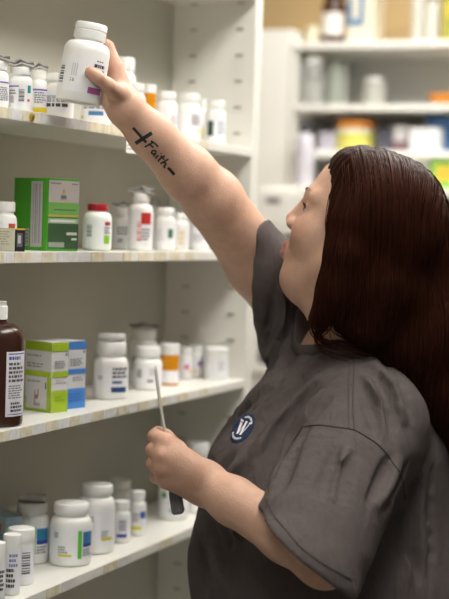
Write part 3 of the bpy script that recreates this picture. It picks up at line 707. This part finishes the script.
# left hand: fist seen from its back, spatula handle inside
mcL = [P(165, 442, 2.135), P(162, 455, 2.125), P(162, 468, 2.128), P(166, 480, 2.14)]
for q in mcL: body.cone(wrL, q, .025, .0135, .016)
body.cone(P(189, 470, 2.142), P(173, 458, 2.132), .018, .013, .02)
fingers(body, [
    ([(165, 442, 2.135), (155, 436, 2.158), (160, 437, 2.182), (170, 441, 2.186)], [.0128, .0102, .0092, .0082]),
    ([(162, 455, 2.125), (153, 450, 2.148), (157, 452, 2.178), (168, 456, 2.185)], [.0128, .0105, .0094, .0084]),
    ([(162, 468, 2.128), (153, 464, 2.150), (157, 467, 2.178), (168, 470, 2.184)], [.0122, .0100, .0090, .0080]),
    ([(166, 480, 2.14), (156, 477, 2.158), (160, 479, 2.178), (169, 481, 2.182)], [.0115, .0092, .0082, .0074])])
for q in mcL[:3]:
    body.ell(q+np.array([0, -.0065, .001]), (.0085, .0085, .0085), .006)
    body.cone(wrL*.35+q*.65+np.array([0, -.0145, 0]), q+np.array([0, -.0105, 0]), .003, .0035, .006)
fingers(body, [([(193, 468, 2.19), (177, 449, 2.20), (165, 437, 2.185), (158, 432, 2.172)], [.017, .0125, .0110, .0092])], .007)

s0, s1_ = P(154, 366, 2.165), P(178.5, 514, 2.165)
c0, c1 = P(92, 24, 2.285), P(78, 103, 2.285)
body.cone(s0, s1_, .0088, .0124, .002, 'x'); body.cone(c1+(c1-c0)*.1, c0*.8+c1*.2, .0362, .0362, .0015, 'x')
V, F = body.mesh((-.32, 1.93, .86), (.50, 2.72, 1.86), .0027)
def tint_of(V):
    l = np.clip(1-lips.ev(V)/.0018, 0, 1)
    red = np.zeros(len(V))
    for p, r in ([(q, .02) for q in mcL+mcR]+[(P(150, 450, 2.15), .02), (P(151, 464, 2.15), .018), (P(148, 436, 2.16), .02), (P(90, 72, 2.25), .016), (P(107, 47, 2.345), .02), (H(.07, .045, -.04), .03), (H(.105, 0, -.036), .018), (H(.07, 0, -.11), .02)]):
        red = np.maximum(red, np.clip(1-np.linalg.norm(V-p, axis=1)/r, 0, 1))
    return dict(lips=l, red=red)
def skin_mat():
    m = mat('skin', '#cca48d', .5, .06, 70, .16, 330, sss=.10, spec=.35); nt = m.node_tree; b = nt.nodes['Principled BSDF']
    src = b.inputs['Base Color'].links[0].from_socket
    for nm, colr, amt in (('red', '#c9806c', .55), ('lips', '#b9585a', .85)):
        a = nt.nodes.new('ShaderNodeAttribute'); a.attribute_name = nm
        mu = nt.nodes.new('ShaderNodeMath'); mu.operation = 'MULTIPLY'; mu.inputs[1].default_value = amt; nt.links.new(a.outputs['Fac'], mu.inputs[0])
        mx = nt.nodes.new('ShaderNodeMixRGB'); mx.inputs[2].default_value = lin(colr); nt.links.new(mu.outputs[0], mx.inputs[0]); nt.links.new(src, mx.inputs[1]); src = mx.outputs[0]
    nt.links.new(src, b.inputs['Base Color']); return m
M_SKIN = skin_mat()
np_mesh('body', V, F, M_SKIN, person, attr=tint_of(V))

# ---- the t-shirt
shirt = Sdf(); torso(shirt, 0.0)
slR0, slR1 = P(308, 338, 2.55), P(224, 224, 2.446)
shirt.chain([slR0, slR0+(slR1-slR0)*.5, slR1], [.084, .066, .064], .04)
slL1 = P(291, 580, 2.028)
shirt.cone(P(368, 426, 2.255), slL1, .080, .093, .05)
BODY_P = len(shirt.p)
def fold(px_list, r=.013):
    x = np.array(px_list, float); t = np.linspace(0, len(x)-1, 3*(len(x)-1)+1)
    q = np.stack([np.interp(t, range(len(x)), x[:, c]) for c in (0, 1)], 1); q[1:-1] = (q[:-2]+2*q[1:-1]+q[2:])/4
    d_ = np.gradient(q, axis=0); d_ /= np.linalg.norm(d_, axis=1, keepdims=True); nn_ = np.stack([-d_[:, 1], d_[:, 0]], 1)
    for off_, rr, sink, op in ((0, r, .62, '+'), (9, r*.8, -.35, 'x'), (-9, r*.7, -.5, 'x')):
        pts = shirt_base.hit([tuple(p) for p in q+nn_*off_]); pts = pts[np.abs(shirt_base.ev(pts)) < .006]; m_ = len(pts)
        if m_ < 2: continue
        rad_ = np.array([rr*(.25+.75*math.sin(math.pi*(i+.5)/m_)) for i in range(m_)])
        pts = pts-shirt_base.grad(pts)*(rad_*sink)[:, None]
        shirt.chain(list(pts), list(rad_), .010, op)
shirt_base = Sdf(); shirt_base.p = list(shirt.p)
for f_ in ([(318, 362), (290, 382), (262, 404), (236, 434)], [(326, 372), (300, 398), (276, 422), (254, 452)], [(322, 392), (300, 420), (284, 446), (272, 472)],
           [(300, 362), (272, 384), (246, 404), (224, 428)], [(312, 405), (292, 436), (276, 464)], [(296, 300), (284, 322), (274, 352)], [(304, 312), (292, 336), (278, 366), (256, 394)],
           [(294, 262), (296, 288), (290, 318)], [(282, 290), (284, 312), (280, 335)], [(290, 442), (281, 464), (272, 486)], 
           [(345, 452), (336, 474), (332, 498)], [(398, 462), (390, 482), (378, 505)], [(372, 360), (392, 384), (404, 420)], [(366, 376), (380, 402), (384, 436)], [(404, 500), (412, 540), (408, 580)],
           [(424, 470), (420, 520), (424, 570)], [(240, 460), (226, 480), (212, 500)], [(230, 520), (240, 545), (262, 565)], [(200, 520), (212, 555), (216, 590)]):
    fold(f_)
# openings: hems and neck
arR = slR1-slR0; arR /= np.linalg.norm(arR)
hemR = P(267, 272, 2.49)
shirt.plane(hemR, (-.92, .32, .14), .003, rad=.16)
shirt.cone(slR0+(slR1-slR0)*.5, slR1+arR*.06, .056, .055, .004, 'x')
arL = slL1-P(368, 426, 2.255); arL /= np.linalg.norm(arL)
hemL = P(298, 545, 2.05); ctL = P(307, 551, 2.06)
shirt.plane(hemL, (-.61, .0, -.75), .003, rad=.13)
sl0 = P(368, 426, 2.255); shirt.cone(sl0+(slL1-sl0)*.76, slL1+arL*.06, .072, .0805, .004, 'x')
NC = P(333, 336, 2.405)                                       # neck opening
nk_up = np.array([-.33, -.05, .94]); nk_up /= np.linalg.norm(nk_up)
shirt.cone(NC-nk_up*.035, NC+nk_up*.035, .060, .062, .004, 'x')
shirt.plane(P(335, 735, 2.42), (0, 0, -1), .003, rad=.5)
def cloth_noise(X):
    a = np.sin(X[:, 0]*37+2.1*np.sin(X[:, 2]*23+X[:, 1]*9))*np.sin(X[:, 2]*29+1.7*np.sin(X[:, 1]*31))
    b = np.sin((X[:, 0]+X[:, 2])*71+2*np.sin(X[:, 1]*40))*np.sin((X[:, 2]-X[:, 1])*53)
    return .0016*a+.0009*b
def shirt_at(px_list, lift=0.0, sol=None):
    sol = sol or shirt; p = sol.hit(px_list); g = sol.grad(p); return p+g*(lift-cloth_noise(p))[:, None]
V, F = shirt.mesh((-.12, 1.90, .80), (.52, 2.76, 1.60), .0036, cloth_noise)
M_SHIRT = mat('grey_cotton', '#5a5250', .92, .06, 70, .35, 700, spec=.15)
_nt = M_SHIRT.node_tree; _bp = [n for n in _nt.nodes if n.type == 'BUMP'][0]; _b2 = _nt.nodes.new('ShaderNodeBump'); _n2 = _nt.nodes.new('ShaderNodeTexNoise')
_n2.inputs['Scale'].default_value = 26; _n2.inputs['Detail'].default_value = 5; _n2.inputs['Distortion'].default_value = 1.2
_b2.inputs['Strength'].default_value = .55; _b2.inputs['Distance'].default_value = .010
_tc = [n for n in _nt.nodes if n.type == 'TEX_COORD'][0]; _mp = _nt.nodes.new('ShaderNodeMapping'); _mp.inputs['Rotation'].default_value = (0, .8, 0); _mp.inputs['Scale'].default_value = (1.5, 1, .45)
_nt.links.new(_tc.outputs['Object'], _mp.inputs[0]); _nt.links.new(_mp.outputs[0], _n2.inputs['Vector']); _nt.links.new(_n2.outputs['Fac'], _b2.inputs['Height']); _nt.links.new(_b2.outputs[0], _bp.inputs['Normal'])
tee = np_mesh('t_shirt', V, F, M_SHIRT, person)
M_RIB = mat('grey_rib_cotton', '#544c4a', .92, .06, 120, .5, 900, spec=.15)
# collar band
e1 = np.cross(nk_up, (0, 1, 0)); e1 /= np.linalg.norm(e1); e2 = np.cross(nk_up, e1)
mb = MB(); N_ = 48; ring = []
sh_only = Sdf(); sh_only.p = shirt.p[:BODY_P]
for i in range(N_):
    a_ = 2*math.pi*i/N_; d_ = math.cos(a_)*e1+math.sin(a_)*e2
    lo_, hi_ = -.12, .15; p0 = NC+d_*.064
    ts = np.linspace(-.08, .05, 97); dd = sh_only.ev(p0+ts[:, None]*nk_up); ins = np.where(dd < 0)[0]
    ring.append(p0+nk_up*(ts[ins[-1]] if len(ins) else 0))
ring = np.array(ring)
for _ in range(6): ring = (np.roll(ring, 1, 0)+np.roll(ring, -1, 0)+2*ring)/4
prof = [(-.004, -.006), (.006, -.006), (.0075, .0), (.004, .008), (.0, .012), (-.003, .010), (-.004, .003)]
vv = []
for i in range(N_):
    d_ = ring[i]-ring.mean(0); d_ -= nk_up*(d_@nk_up); d_ /= np.linalg.norm(d_)
    for (q, z_) in prof: vv.append(ring[i]+d_*q+nk_up*z_-BASE)
K_ = len(prof); mb.add(vv, [(i*K_+j, ((i+1) % N_)*K_+j, ((i+1) % N_)*K_+(j+1) % K_, i*K_+(j+1) % K_) for i in range(N_) for j in range(K_)], M_RIB, True)
mb.build('collar', tee)
# seams
M_SEAM = mat('seam_thread', '#453e3c', .9, .1, 200)
def seam(px_list, r=.0011):
    x = np.array(px_list, float); t = np.linspace(0, len(x)-1, 40)
    q = np.stack([np.interp(t, range(len(x)), x[:, c]) for c in (0, 1)], 1)
    for _ in range(3): q[1:-1] = (q[:-2]+2*q[1:-1]+q[2:])/4
    pts = shirt_at([tuple(p) for p in q], .0006); ok = np.abs(shirt.ev(pts)) < .008; pts = pts[ok]
    if len(pts) < 4: return
    b = MB(); b.tube([p-BASE for p in pts], r, M_SEAM, 6); b.build('seam', tee)
seam([(352, 345), (354, 370), (353, 400), (354, 430)]); seam([(348, 346), (349, 370), (348, 400), (349, 429)], .0008)
seam([(303, 427), (325, 425), (354, 430), (382, 447), (402, 476), (405, 500)])
seam([(303, 427), (288, 450), (274, 478)])

seam([(266, 497), (275, 518), (300, 548), (326, 566), (352, 580)], .0007)
# embroidered badge
M_NAVY = mat('navy_thread', '#1b2e50', .75, .12, 400, .4, 900); M_WTH = mat('white_thread', '#e8e8ea', .8, .06, 300)
bc = np.array([242.8, 428.6]); maj = np.array([8.6, -14.6]); mnr = np.array([8.5, 2.9])
b_sol = shirt.near(P(242, 428, 2.28), .16)
def on_badge(u, v, lift):
    px = [tuple(bc+mnr*a+maj*b) for a, b in zip(u, v)]; return shirt_at(px, lift, b_sol)-BASE
QUADS = []
def badge_poly(uv, *_): QUADS.append(np.array(uv))
mb = MB(); nr, na = 5, 60; u, v = [0.], [0.]
for r_ in range(1, nr+1):
    for i in range(na):
        a_ = 2*math.pi*i/na; rr = r_/nr*(1 if r_ < nr else 1+.035*math.cos(a_*14)); u.append(rr*math.cos(a_)); v.append(rr*math.sin(a_))
p = on_badge(np.array(u), np.array(v), .0012)
fc = [(0, 1+i, 1+(i+1) % na) for i in range(na)]
for r_ in range(nr-1):
    for i in range(na): fc.append((1+r_*na+i, 1+(r_+1)*na+i, 1+(r_+1)*na+(i+1) % na, 1+r_*na+(i+1) % na))
mb.add(p, fc, M_NAVY, True); badge = mb.build('badge', tee)
sol = badge.modifiers.new('thick', 'SOLIDIFY'); sol.thickness = .0008; sol.offset = -1
mb = MB()
def strip(pts, wd, mb, m_=M_WTH, lift=.0030):
    pts = np.array(pts, float)
    if len(pts) == 2:
        t = np.linspace(0, 1, 6)[:, None]; pts = pts[0]*(1-t)+pts[1]*t
        if hasattr(wd, '__len__'): wd = np.linspace(wd[0], wd[1], 6)
    for i in range(len(pts)-1):
        d_ = pts[i+1]-pts[i]; d_ = d_/np.linalg.norm(d_); n_ = np.array([-d_[1], d_[0]])
        w0, w1 = (wd[i], wd[i+1]) if hasattr(wd, '__len__') else (wd, wd)
        badge_poly([pts[i]-n_*w0, pts[i+1]-n_*w1, pts[i+1]+n_*w1, pts[i]+n_*w0], m_, lift, mb)
# the W: two broad slanting strokes and two fine ones
strip([(-.44, .42), (-.16, -.44)], .105, mb); strip([(-.16, -.44), (.02, .36)], .04, mb)
strip([(.0, .42), (.2, -.44)], .105, mb); strip([(.2, -.44), (.46, .40)], .045, mb); strip([(.34, .42), (.56, .42)], .05, mb); strip([(-.56, .42), (-.3, .42)], .05, mb); strip([(-.1, .42), (.14, .42)], .05, mb)
for a0, a1, n_ in ((.55, 2.1, 9), (3.75, 5.4, 9)):             # the small lettering that runs round the rim
    for i in range(n_):
        a_ = a0+(a1-a0)*i/n_; b_ = a0+(a1-a0)*(i+.68)/n_
        strip([(.74*math.cos(a_), .74*math.sin(a_)), (.74*math.cos(b_), .74*math.sin(b_))], [.06+.02*(i % 2), .05+.025*(i % 3 == 0)], mb)
uv_ = np.concatenate(QUADS); p = on_badge(uv_[:, 0], uv_[:, 1], .0030)
mb.add(p, [tuple(range(4*i, 4*i+4)) for i in range(len(QUADS))], M_WTH, True)
bl = mb.build('badge_lettering', tee); bl['label'] = 'white letter W and rim lettering on the navy badge'

# ---- tattoo on the raised forearm
M_INK = mat('tattoo_ink', '#2e3335', .6, .25, 120, spec=.3)
mb = MB()
def tat(pts, wd):
    x = np.array(pts, float); 
    if len(x) > 2:
        t = np.linspace(0, len(x)-1, (len(x)-1)*4+1); x = np.stack([np.interp(t, range(len(x)), x[:, c]) for c in (0, 1)], 1)
        for _ in range(2): x[1:-1] = (x[:-2]+2*x[1:-1]+x[2:])/4
    else:
        t = np.linspace(0, 1, 6)[:, None]; x = x[0]*(1-t)+x[1]*t
    d_ = np.gradient(x, axis=0); d_ /= np.linalg.norm(d_, axis=1, keepdims=True); n_ = np.stack([-d_[:, 1], d_[:, 0]], 1)
    q = np.concatenate([x-n_*wd, x+n_*wd]); p = body.hit([tuple(k_) for k_ in q]); p = p+body.grad(p)*.0007-BASE; k_ = len(x)
    mb.add(p, [(i, i+1, k_+i+1, k_+i) for i in range(k_-1)], M_INK, True)
S0 = np.array([133., 127.5]); DR = np.array([.665, .747]); UP = np.array([.747, -.665])
def L(s_, t_): return tuple(S0+DR*s_+UP*t_)
tat([L(0, 0), L(20, 0)], 1.35); tat([L(13.5, -8.5), L(16.5, 10.5)], 1.9)
B0 = 21.5
def word(strokes, wd=.62, sc=1.33):
    for st in strokes: tat([L(B0+a_*sc, -1.6+b_*1.12) for a_, b_ in st], wd)
word([[(2.2, 6.2), (1.6, 3), (.6, -2.2)], [(.2, 5.4), (3, 6.6), (7.2, 6.9)], [(.6, 2.4), (5.2, 3.2)],                           # F
      [(9.4, 2.4), (7.6, 2.6), (6.4, .6), (7.2, -1.4), (8.8, -.6), (9.8, 2.2), (9.6, -1.2), (10.8, -1.2)],                      # a
      [(12.2, 2.2), (11.8, -1.0), (13.0, -1.2)], [(12.3, 4.4), (12.6, 4.9)],                                                   # i
      [(15.4, 6.0), (14.6, -.8), (16.0, -1.3)], [(13.4, 3.0), (17.4, 3.4)],                                                    # t
      [(19.2, 6.4), (17.8, -1.6)], [(18.2, .8), (19.8, 2.4), (21.0, 1.6), (20.8, -1.0), (22.6, -1.0)]], .85)                    # h
tat([L(53.2, -.3), L(62.8, -.3)], 1.5)
tt = mb.build('tattoo', person); tt['label'] = 'dark cross tattoo with the word Faith on the raised forearm'

# ---- eyes, brows, lashes
def sphere(mb, c, r, m_, ax=None, cap=None, n=20):
    ax = np.array(ax if ax is not None else (0, 0, 1.)); ax /= np.linalg.norm(ax)
    a_ = np.cross(ax, (.3, .5, .8)); a_ /= np.linalg.norm(a_); b_ = np.cross(ax, a_); v = []; end = cap or math.pi
    for j in range(n+1):
        th = end*j/n
        for i in range(n): w_ = 2*math.pi*i/n; v.append(c+r*(math.cos(th)*ax+math.sin(th)*(math.cos(w_)*a_+math.sin(w_)*b_))-BASE)
    mb.add(v, [(j*n+i, j*n+(i+1) % n, (j+1)*n+(i+1) % n, (j+1)*n+i) for j in range(n) for i in range(n)], m_, True)
gaze = P(85, 62, 2.29)-HO; gaze /= np.linalg.norm(gaze)
for s_ in (1, -1):
    c_ = H(.0725, s_*.032, -.010); mb = MB(); gz = gaze*.8+HF*.2; gz /= np.linalg.norm(gz)
    sphere(mb, c_, .0115, mat('eye_white', '#e9e4de', .15, .02))
    sphere(mb, c_, .0117, mat('iris_brown', '#6b4a30', .15, .2, 300), gz, .52); sphere(mb, c_, .0119, mat('pupil', '#0b0908', .1), gz, .22)
    mb.build('eye', person)
M_HAIRD = mat('brow_hair', '#54382a', .7, .15, 200)
for s_ in (1, -1):
    mb = MB(); 
    for i in range(26):
        t = i/25; q0 = H(.0975-.025*t*t, s_*(.012+.038*t), .0165+.006*math.sin(t*2.6)); 
        q1 = q0+HF*(-.004)+HL_*s_*.006+HU*(.0035-.006*t); 
        mb.tube([q0-BASE, (q0+q1)/2+HF*.001-BASE, q1-BASE], [.0007, .0006, .0002], M_HAIRD, 5)
    mb.build('eyebrow', person)
    mb = MB()
    for i in range(18):
        t = i/17; q0 = H(.0875-.011*t, s_*(.02+.026*t), -.003-.004*t); q1 = q0+HF*.006+HL_*s_*.003+HU*.003
        mb.tube([q0-BASE, (q0+q1)/2-HU*.0008-BASE, q1-BASE], [.0005, .0004, .0001], mat('lashes', '#2a1a14', .6), 4)
    mb.build('eyelashes', person)

# ---- hair
hair = Sdf()
hair.ell(H(-.03, 0, .034), (.098, .097, .093), .02, HR)
hair.ell(H(.024, 0, .071), (.056, .070, .048), .02, HR)
hair.ell(P(395, 250, 2.40), (.088, .098, .10), .04)
hair.chain([P(353, 200, 2.325), P(354, 225, 2.305), P(350, 255, 2.295), P(338, 290, 2.295), P(319, 320, 2.30)], [.032, .034, .034, .027, .015], .02)
hair.chain([P(380, 225, 2.31), P(395, 240, 2.32), P(385, 290, 2.31), P(372, 328, 2.30)], [.04, .05, .045, .03], .03)
hair.chain([P(350, 285, 2.305), P(350, 318, 2.31)], [.03, .022], .03)
hair.chain([P(425, 250, 2.38), P(428, 330, 2.36), P(440, 400, 2.36), P(452, 450, 2.38)], [.06, .062, .045, .03], .03)
hair.chain([P(400, 300, 2.34), P(410, 350, 2.33), P(424, 388, 2.33)], [.05, .04, .025], .03)
hair.chain([P(440, 260, 2.45), P(452, 350, 2.46), P(462, 430, 2.46)], [.06, .06, .04], .03)
hair.chain([H(.02, -.085, .0), H(.0, -.088, -.06), P(360, 330, 2.53)], [.024, .03, .02], .03)
def hair_noise(X):
    Y = (X-HO)@HR; a_ = np.arctan2(Y[:, 1], Y[:, 0])
    return .0010*np.sin(a_*38+6*np.sin(X[:, 2]*9))+.0009*np.sin(a_*83+X[:, 2]*30)
V, F = hair.mesh((.02, 2.16, 1.05), (.50, 2.66, 1.74), .0045, hair_noise)
def hair_mat():
    m = mat('dark_brown_hair', '#25120c', .5, .35, 26, .25, 60, spec=.12, stretch=(9, 9, .6)); return m
M_HAIR = hair_mat()
hm = np_mesh('hair', V, F, M_HAIR, person)
# locks: strands that run down the surface
ns = 2600
sel = V[RNG.integers(0, len(V), ns*2)]; Yh = (sel-HO)@HR; sel = sel[(Yh[:, 2] > -.16) & ~((Yh[:, 0] > .050) & (np.abs(Yh[:, 1]) < .075) & (Yh[:, 2] < .115))][:ns]; ns = len(sel)
prev = None; paths = [sel]; offs = RNG.uniform(.0002, .0028, ns)
X = sel.copy(); steps = 15; leng = RNG.uniform(.45, 1.15, ns)*.014
for it in range(steps):
    g = hair.grad(X); Yh = (X-HO)@HR
    side = np.sign(Yh[:, 1])[:, None]*HL_; top = np.clip((Yh[:, 2]-.05)/.07, 0, 1)[:, None]
    v = np.array([0, 0, -1.0])*(1-top*.5)+side*top*1.2-HF*(top*.5)
    v = v-g*np.sum(v*g, 1, keepdims=True); v /= np.linalg.norm(v, axis=1, keepdims=True)+1e-9
    if prev is not None: v = .45*v+.55*prev; v /= np.linalg.norm(v, axis=1, keepdims=True)+1e-9
    prev = v; X = X+v*leng[:, None]; g = hair.grad(X); d = hair.ev(X); lift_ = np.where(d > .004, 0, 1)
    X = X-g*np.where(d < offs, d-offs, np.minimum(d-offs, .004))[:, None]
    paths.append(X.copy())
PT = np.stack(paths, 1)                                            # strand, point, xyz
T = np.gradient(PT, axis=1); T /= np.linalg.norm(T, axis=2, keepdims=True)+1e-9
A = np.cross(T, np.array([.3, -.9, .2])); A /= np.linalg.norm(A, axis=2, keepdims=True)+1e-9; Bn = np.cross(T, A)
rad = RNG.uniform(.0004, .0010, ns)[:, None]*np.linspace(1, .25, steps+1)[None]
VV = np.stack([PT+rad[..., None]*(math.cos(w_)*A+math.sin(w_)*Bn) for w_ in (0, 2.094, 4.189)], 2).reshape(-1, 3)
base_i = (np.arange(ns)[:, None]*(steps+1)+np.arange(steps)[None]).ravel()*3
FF = np.concatenate([np.stack([base_i+k_, base_i+(k_+1) % 3, base_i+3+(k_+1) % 3, base_i+3+k_], 1) for k_ in range(3)])
M_STR = mat('brown_hair_strands', '#321911', .42, .45, 40, spec=.4, stretch=(6, 6, 1))
for m_ in (M_HAIR, M_STR): m_.node_tree.nodes['Principled BSDF'].inputs['Specular Tint'].default_value = (.6, .25, .13, 1)
np_mesh('hair_strands', VV, FF, M_STR, hm)

# ---- trousers and shoes (below the frame)
tr = Sdf(); tr.ell(P(335, 690, 2.42)+np.array([0, 0, -.03]), (.185, .20, .17), .05)
for s_ in (1, -1):
    hp = np.array([.20, 2.42+s_*.10, .84]); an = np.array([.21, 2.42+s_*.11, .09])
    tr.chain([hp, hp*.5+an*.5+np.array([-.012, 0, .02]), an], [.115, .078, .062], .04)
tr.plane((.2, 2.42, .055), (0, 0, -1), .004, rad=.4)
V, F = tr.mesh((-.05, 2.12, .03), (.46, 2.74, 1.08), .008)
np_mesh('trousers', V, F, mat('black_trousers', '#26262a', .85, .1, 80, .2, 300), person)
for s_ in (1, -1):
    so = Sdf(); y_ = 2.42+s_*.115
    so.ell((.19, y_, .045), (.075, .042, .055), .02); so.ell((.09, y_, .035), (.085, .046, .036), .03); so.plane((.14, y_, .002), (0, 0, -1), .003, rad=.3)
    V, F = so.mesh((-.02, y_-.06, -.012), (.29, y_+.06, .13), .005)
    np_mesh('shoe', V, F, mat('black_shoe', '#1c1c1e', .5, .1, 60), person)

# ------------------------------------------------------------------ bottle in her hand, counting spatula
def big_bottle():
    Hh = np.linalg.norm(v2w(c0)-v2w(c1)); r = .0352
    t = thing('pill_bottle', 'white pill bottle with magenta label patch held up in the raised hand', 'pill bottle', v2w(c1), 0, GRP)
    zax = Vector(v2w(c0)-v2w(c1)).normalized(); cw = Vector((CAM[0], CAM[1], EYE))-Vector(v2w(c1)); cw = (cw-zax*cw.dot(zax)).normalized()
    t.rotation_euler = Matrix((cw, zax.cross(cw), zax)).transposed().to_euler()
    a = MB(); zs = Hh*.765; rc = .0235
    pr = [(.0005, .003), (r*.72, .003), (r*.8, .0), (r*.94, .001), (r, .006), (r, zs-.016)]
    for i in range(1, 8):
        u = i/7*math.pi/2; pr.append((rc*.98+(r-rc*.98)*math.cos(u), zs-.016+.016*math.sin(u)))
    pr += [(rc*.93, zs+.002), (rc*.93, Hh-.012)]
    a.lathe(pr, M_HDPE, 64); a.build('bottle_body', t)
    c = MB(); z0 = Hh*.80
    c.lathe([(rc*1.02, z0), (rc*1.04, z0+.001), (rc*1.04, z0+.012), (rc*.985, z0+.0125), (rc*.985, z0+.0138), (rc*1.03, z0+.0145), (rc*1.03, Hh-.002), (rc*.97, Hh), (rc*.86, Hh), (rc*.82, Hh-.0008), (.003, Hh-.0008), (.0025, Hh+.0012), (.0005, Hh+.0014)], M_CAP, 80, 1, (z0+.0005, Hh-.003), .0005); c.build('cap', t)
    l = MB(); L0, L1 = .014, zs-.026; l.arc(r+.0003, -2.4, 2.4, L0, L1, mat('glossy_label', '#f2f1f2', .35, .01)); q = L1-L0
    l.arc(r+.0006, .30, .98, L0+q*.02, L0+q*.2, ink('#b0609a'))
    text_arc(l, r+.0007, .42, 1.05, L0+q*.60, L0+q*.90, ink('#33333a'), 2, .62); text_arc(l, r+.0007, .5, 1.05, L0+q*.93, L0+q*.99, ink('#8a8a92'), 1, .6)
    l2 = []
    for i in range(7): l.arc(r+.0007, -1.22, -.92, L0+q*(.22+.075*i), L0+q*(.22+.075*i+.03+.02*(i % 2)), ink('#4a4a52'))
    for i in range(5):
        for j in range(5):
            if (i*3+j*5+i*j) % 3: l.arc(r+.0007, -.52+.045*i, -.52+.045*i+.04, L0+q*(.26+.022*j), L0+q*(.26+.022*j+.02), ink('#5a5a62'))
    for i in range(3): l.arc(r+.0007, -.52+.1*i, -.47+.1*i, L0+q*.44, L0+q*.80, ink('#d3d3d6'))
    l.build('label', t)
big_bottle()
t = thing('counting_spatula', 'thin metal counting spatula with grey handle held upright in the fist', 'spatula', v2w(s1_))
ax = v2w(s0)-v2w(s1_); Ls = np.linalg.norm(ax); zax = Vector(ax).normalized()
cw = Vector((CAM[0], CAM[1], EYE))-Vector(v2w(s1_)); cw = (cw-zax*cw.dot(zax)).normalized(); rot = Matrix.Rotation(math.radians(76), 3, zax)
cw = rot @ cw; t.rotation_euler = Matrix((cw, zax.cross(cw), zax)).transposed().to_euler()
a = MB(); st = mat('brushed_steel_blade', '#d2cec2', .42, .05, 40, metal=.35)
def slab(mb, secs, m_):
    v = []; 
    for (z_, w_, h_, o_) in secs: v += [(-h_+o_, -w_, z_), (h_+o_, -w_, z_), (h_+o_, w_, z_), (-h_+o_, w_, z_)]
    n = len(secs); f = [(4*i+j, 4*i+(j+1) % 4, 4*i+4+(j+1) % 4, 4*i+4+j) for i in range(n-1) for j in range(4)]
    mb.add(v, f+[(3, 2, 1, 0), tuple(4*(n-1)+j for j in range(4))], m_)
slab(a, [(.055, .004, .0014, 0), (.10, .0042, .0013, 0), (.14, .0052, .0011, 0), (Ls-.05, .007, .0009, .0), (Ls-.02, .0075, .0009, .0008), (Ls-.004, .0055, .0008, .0015), (Ls, .002, .0007, .002)], st); a.build('blade', t, .0004)
a = MB(); slab(a, [(0, .0055, .0060, 0), (.004, .0078, .0082, 0), (.03, .0082, .0080, 0), (.052, .0070, .0052, 0), (.072, .0042, .0024, 0)], mat('grey_spatula_handle', '#6f6d6e', .25, .1, 60)); a.build('handle', t, .0012)
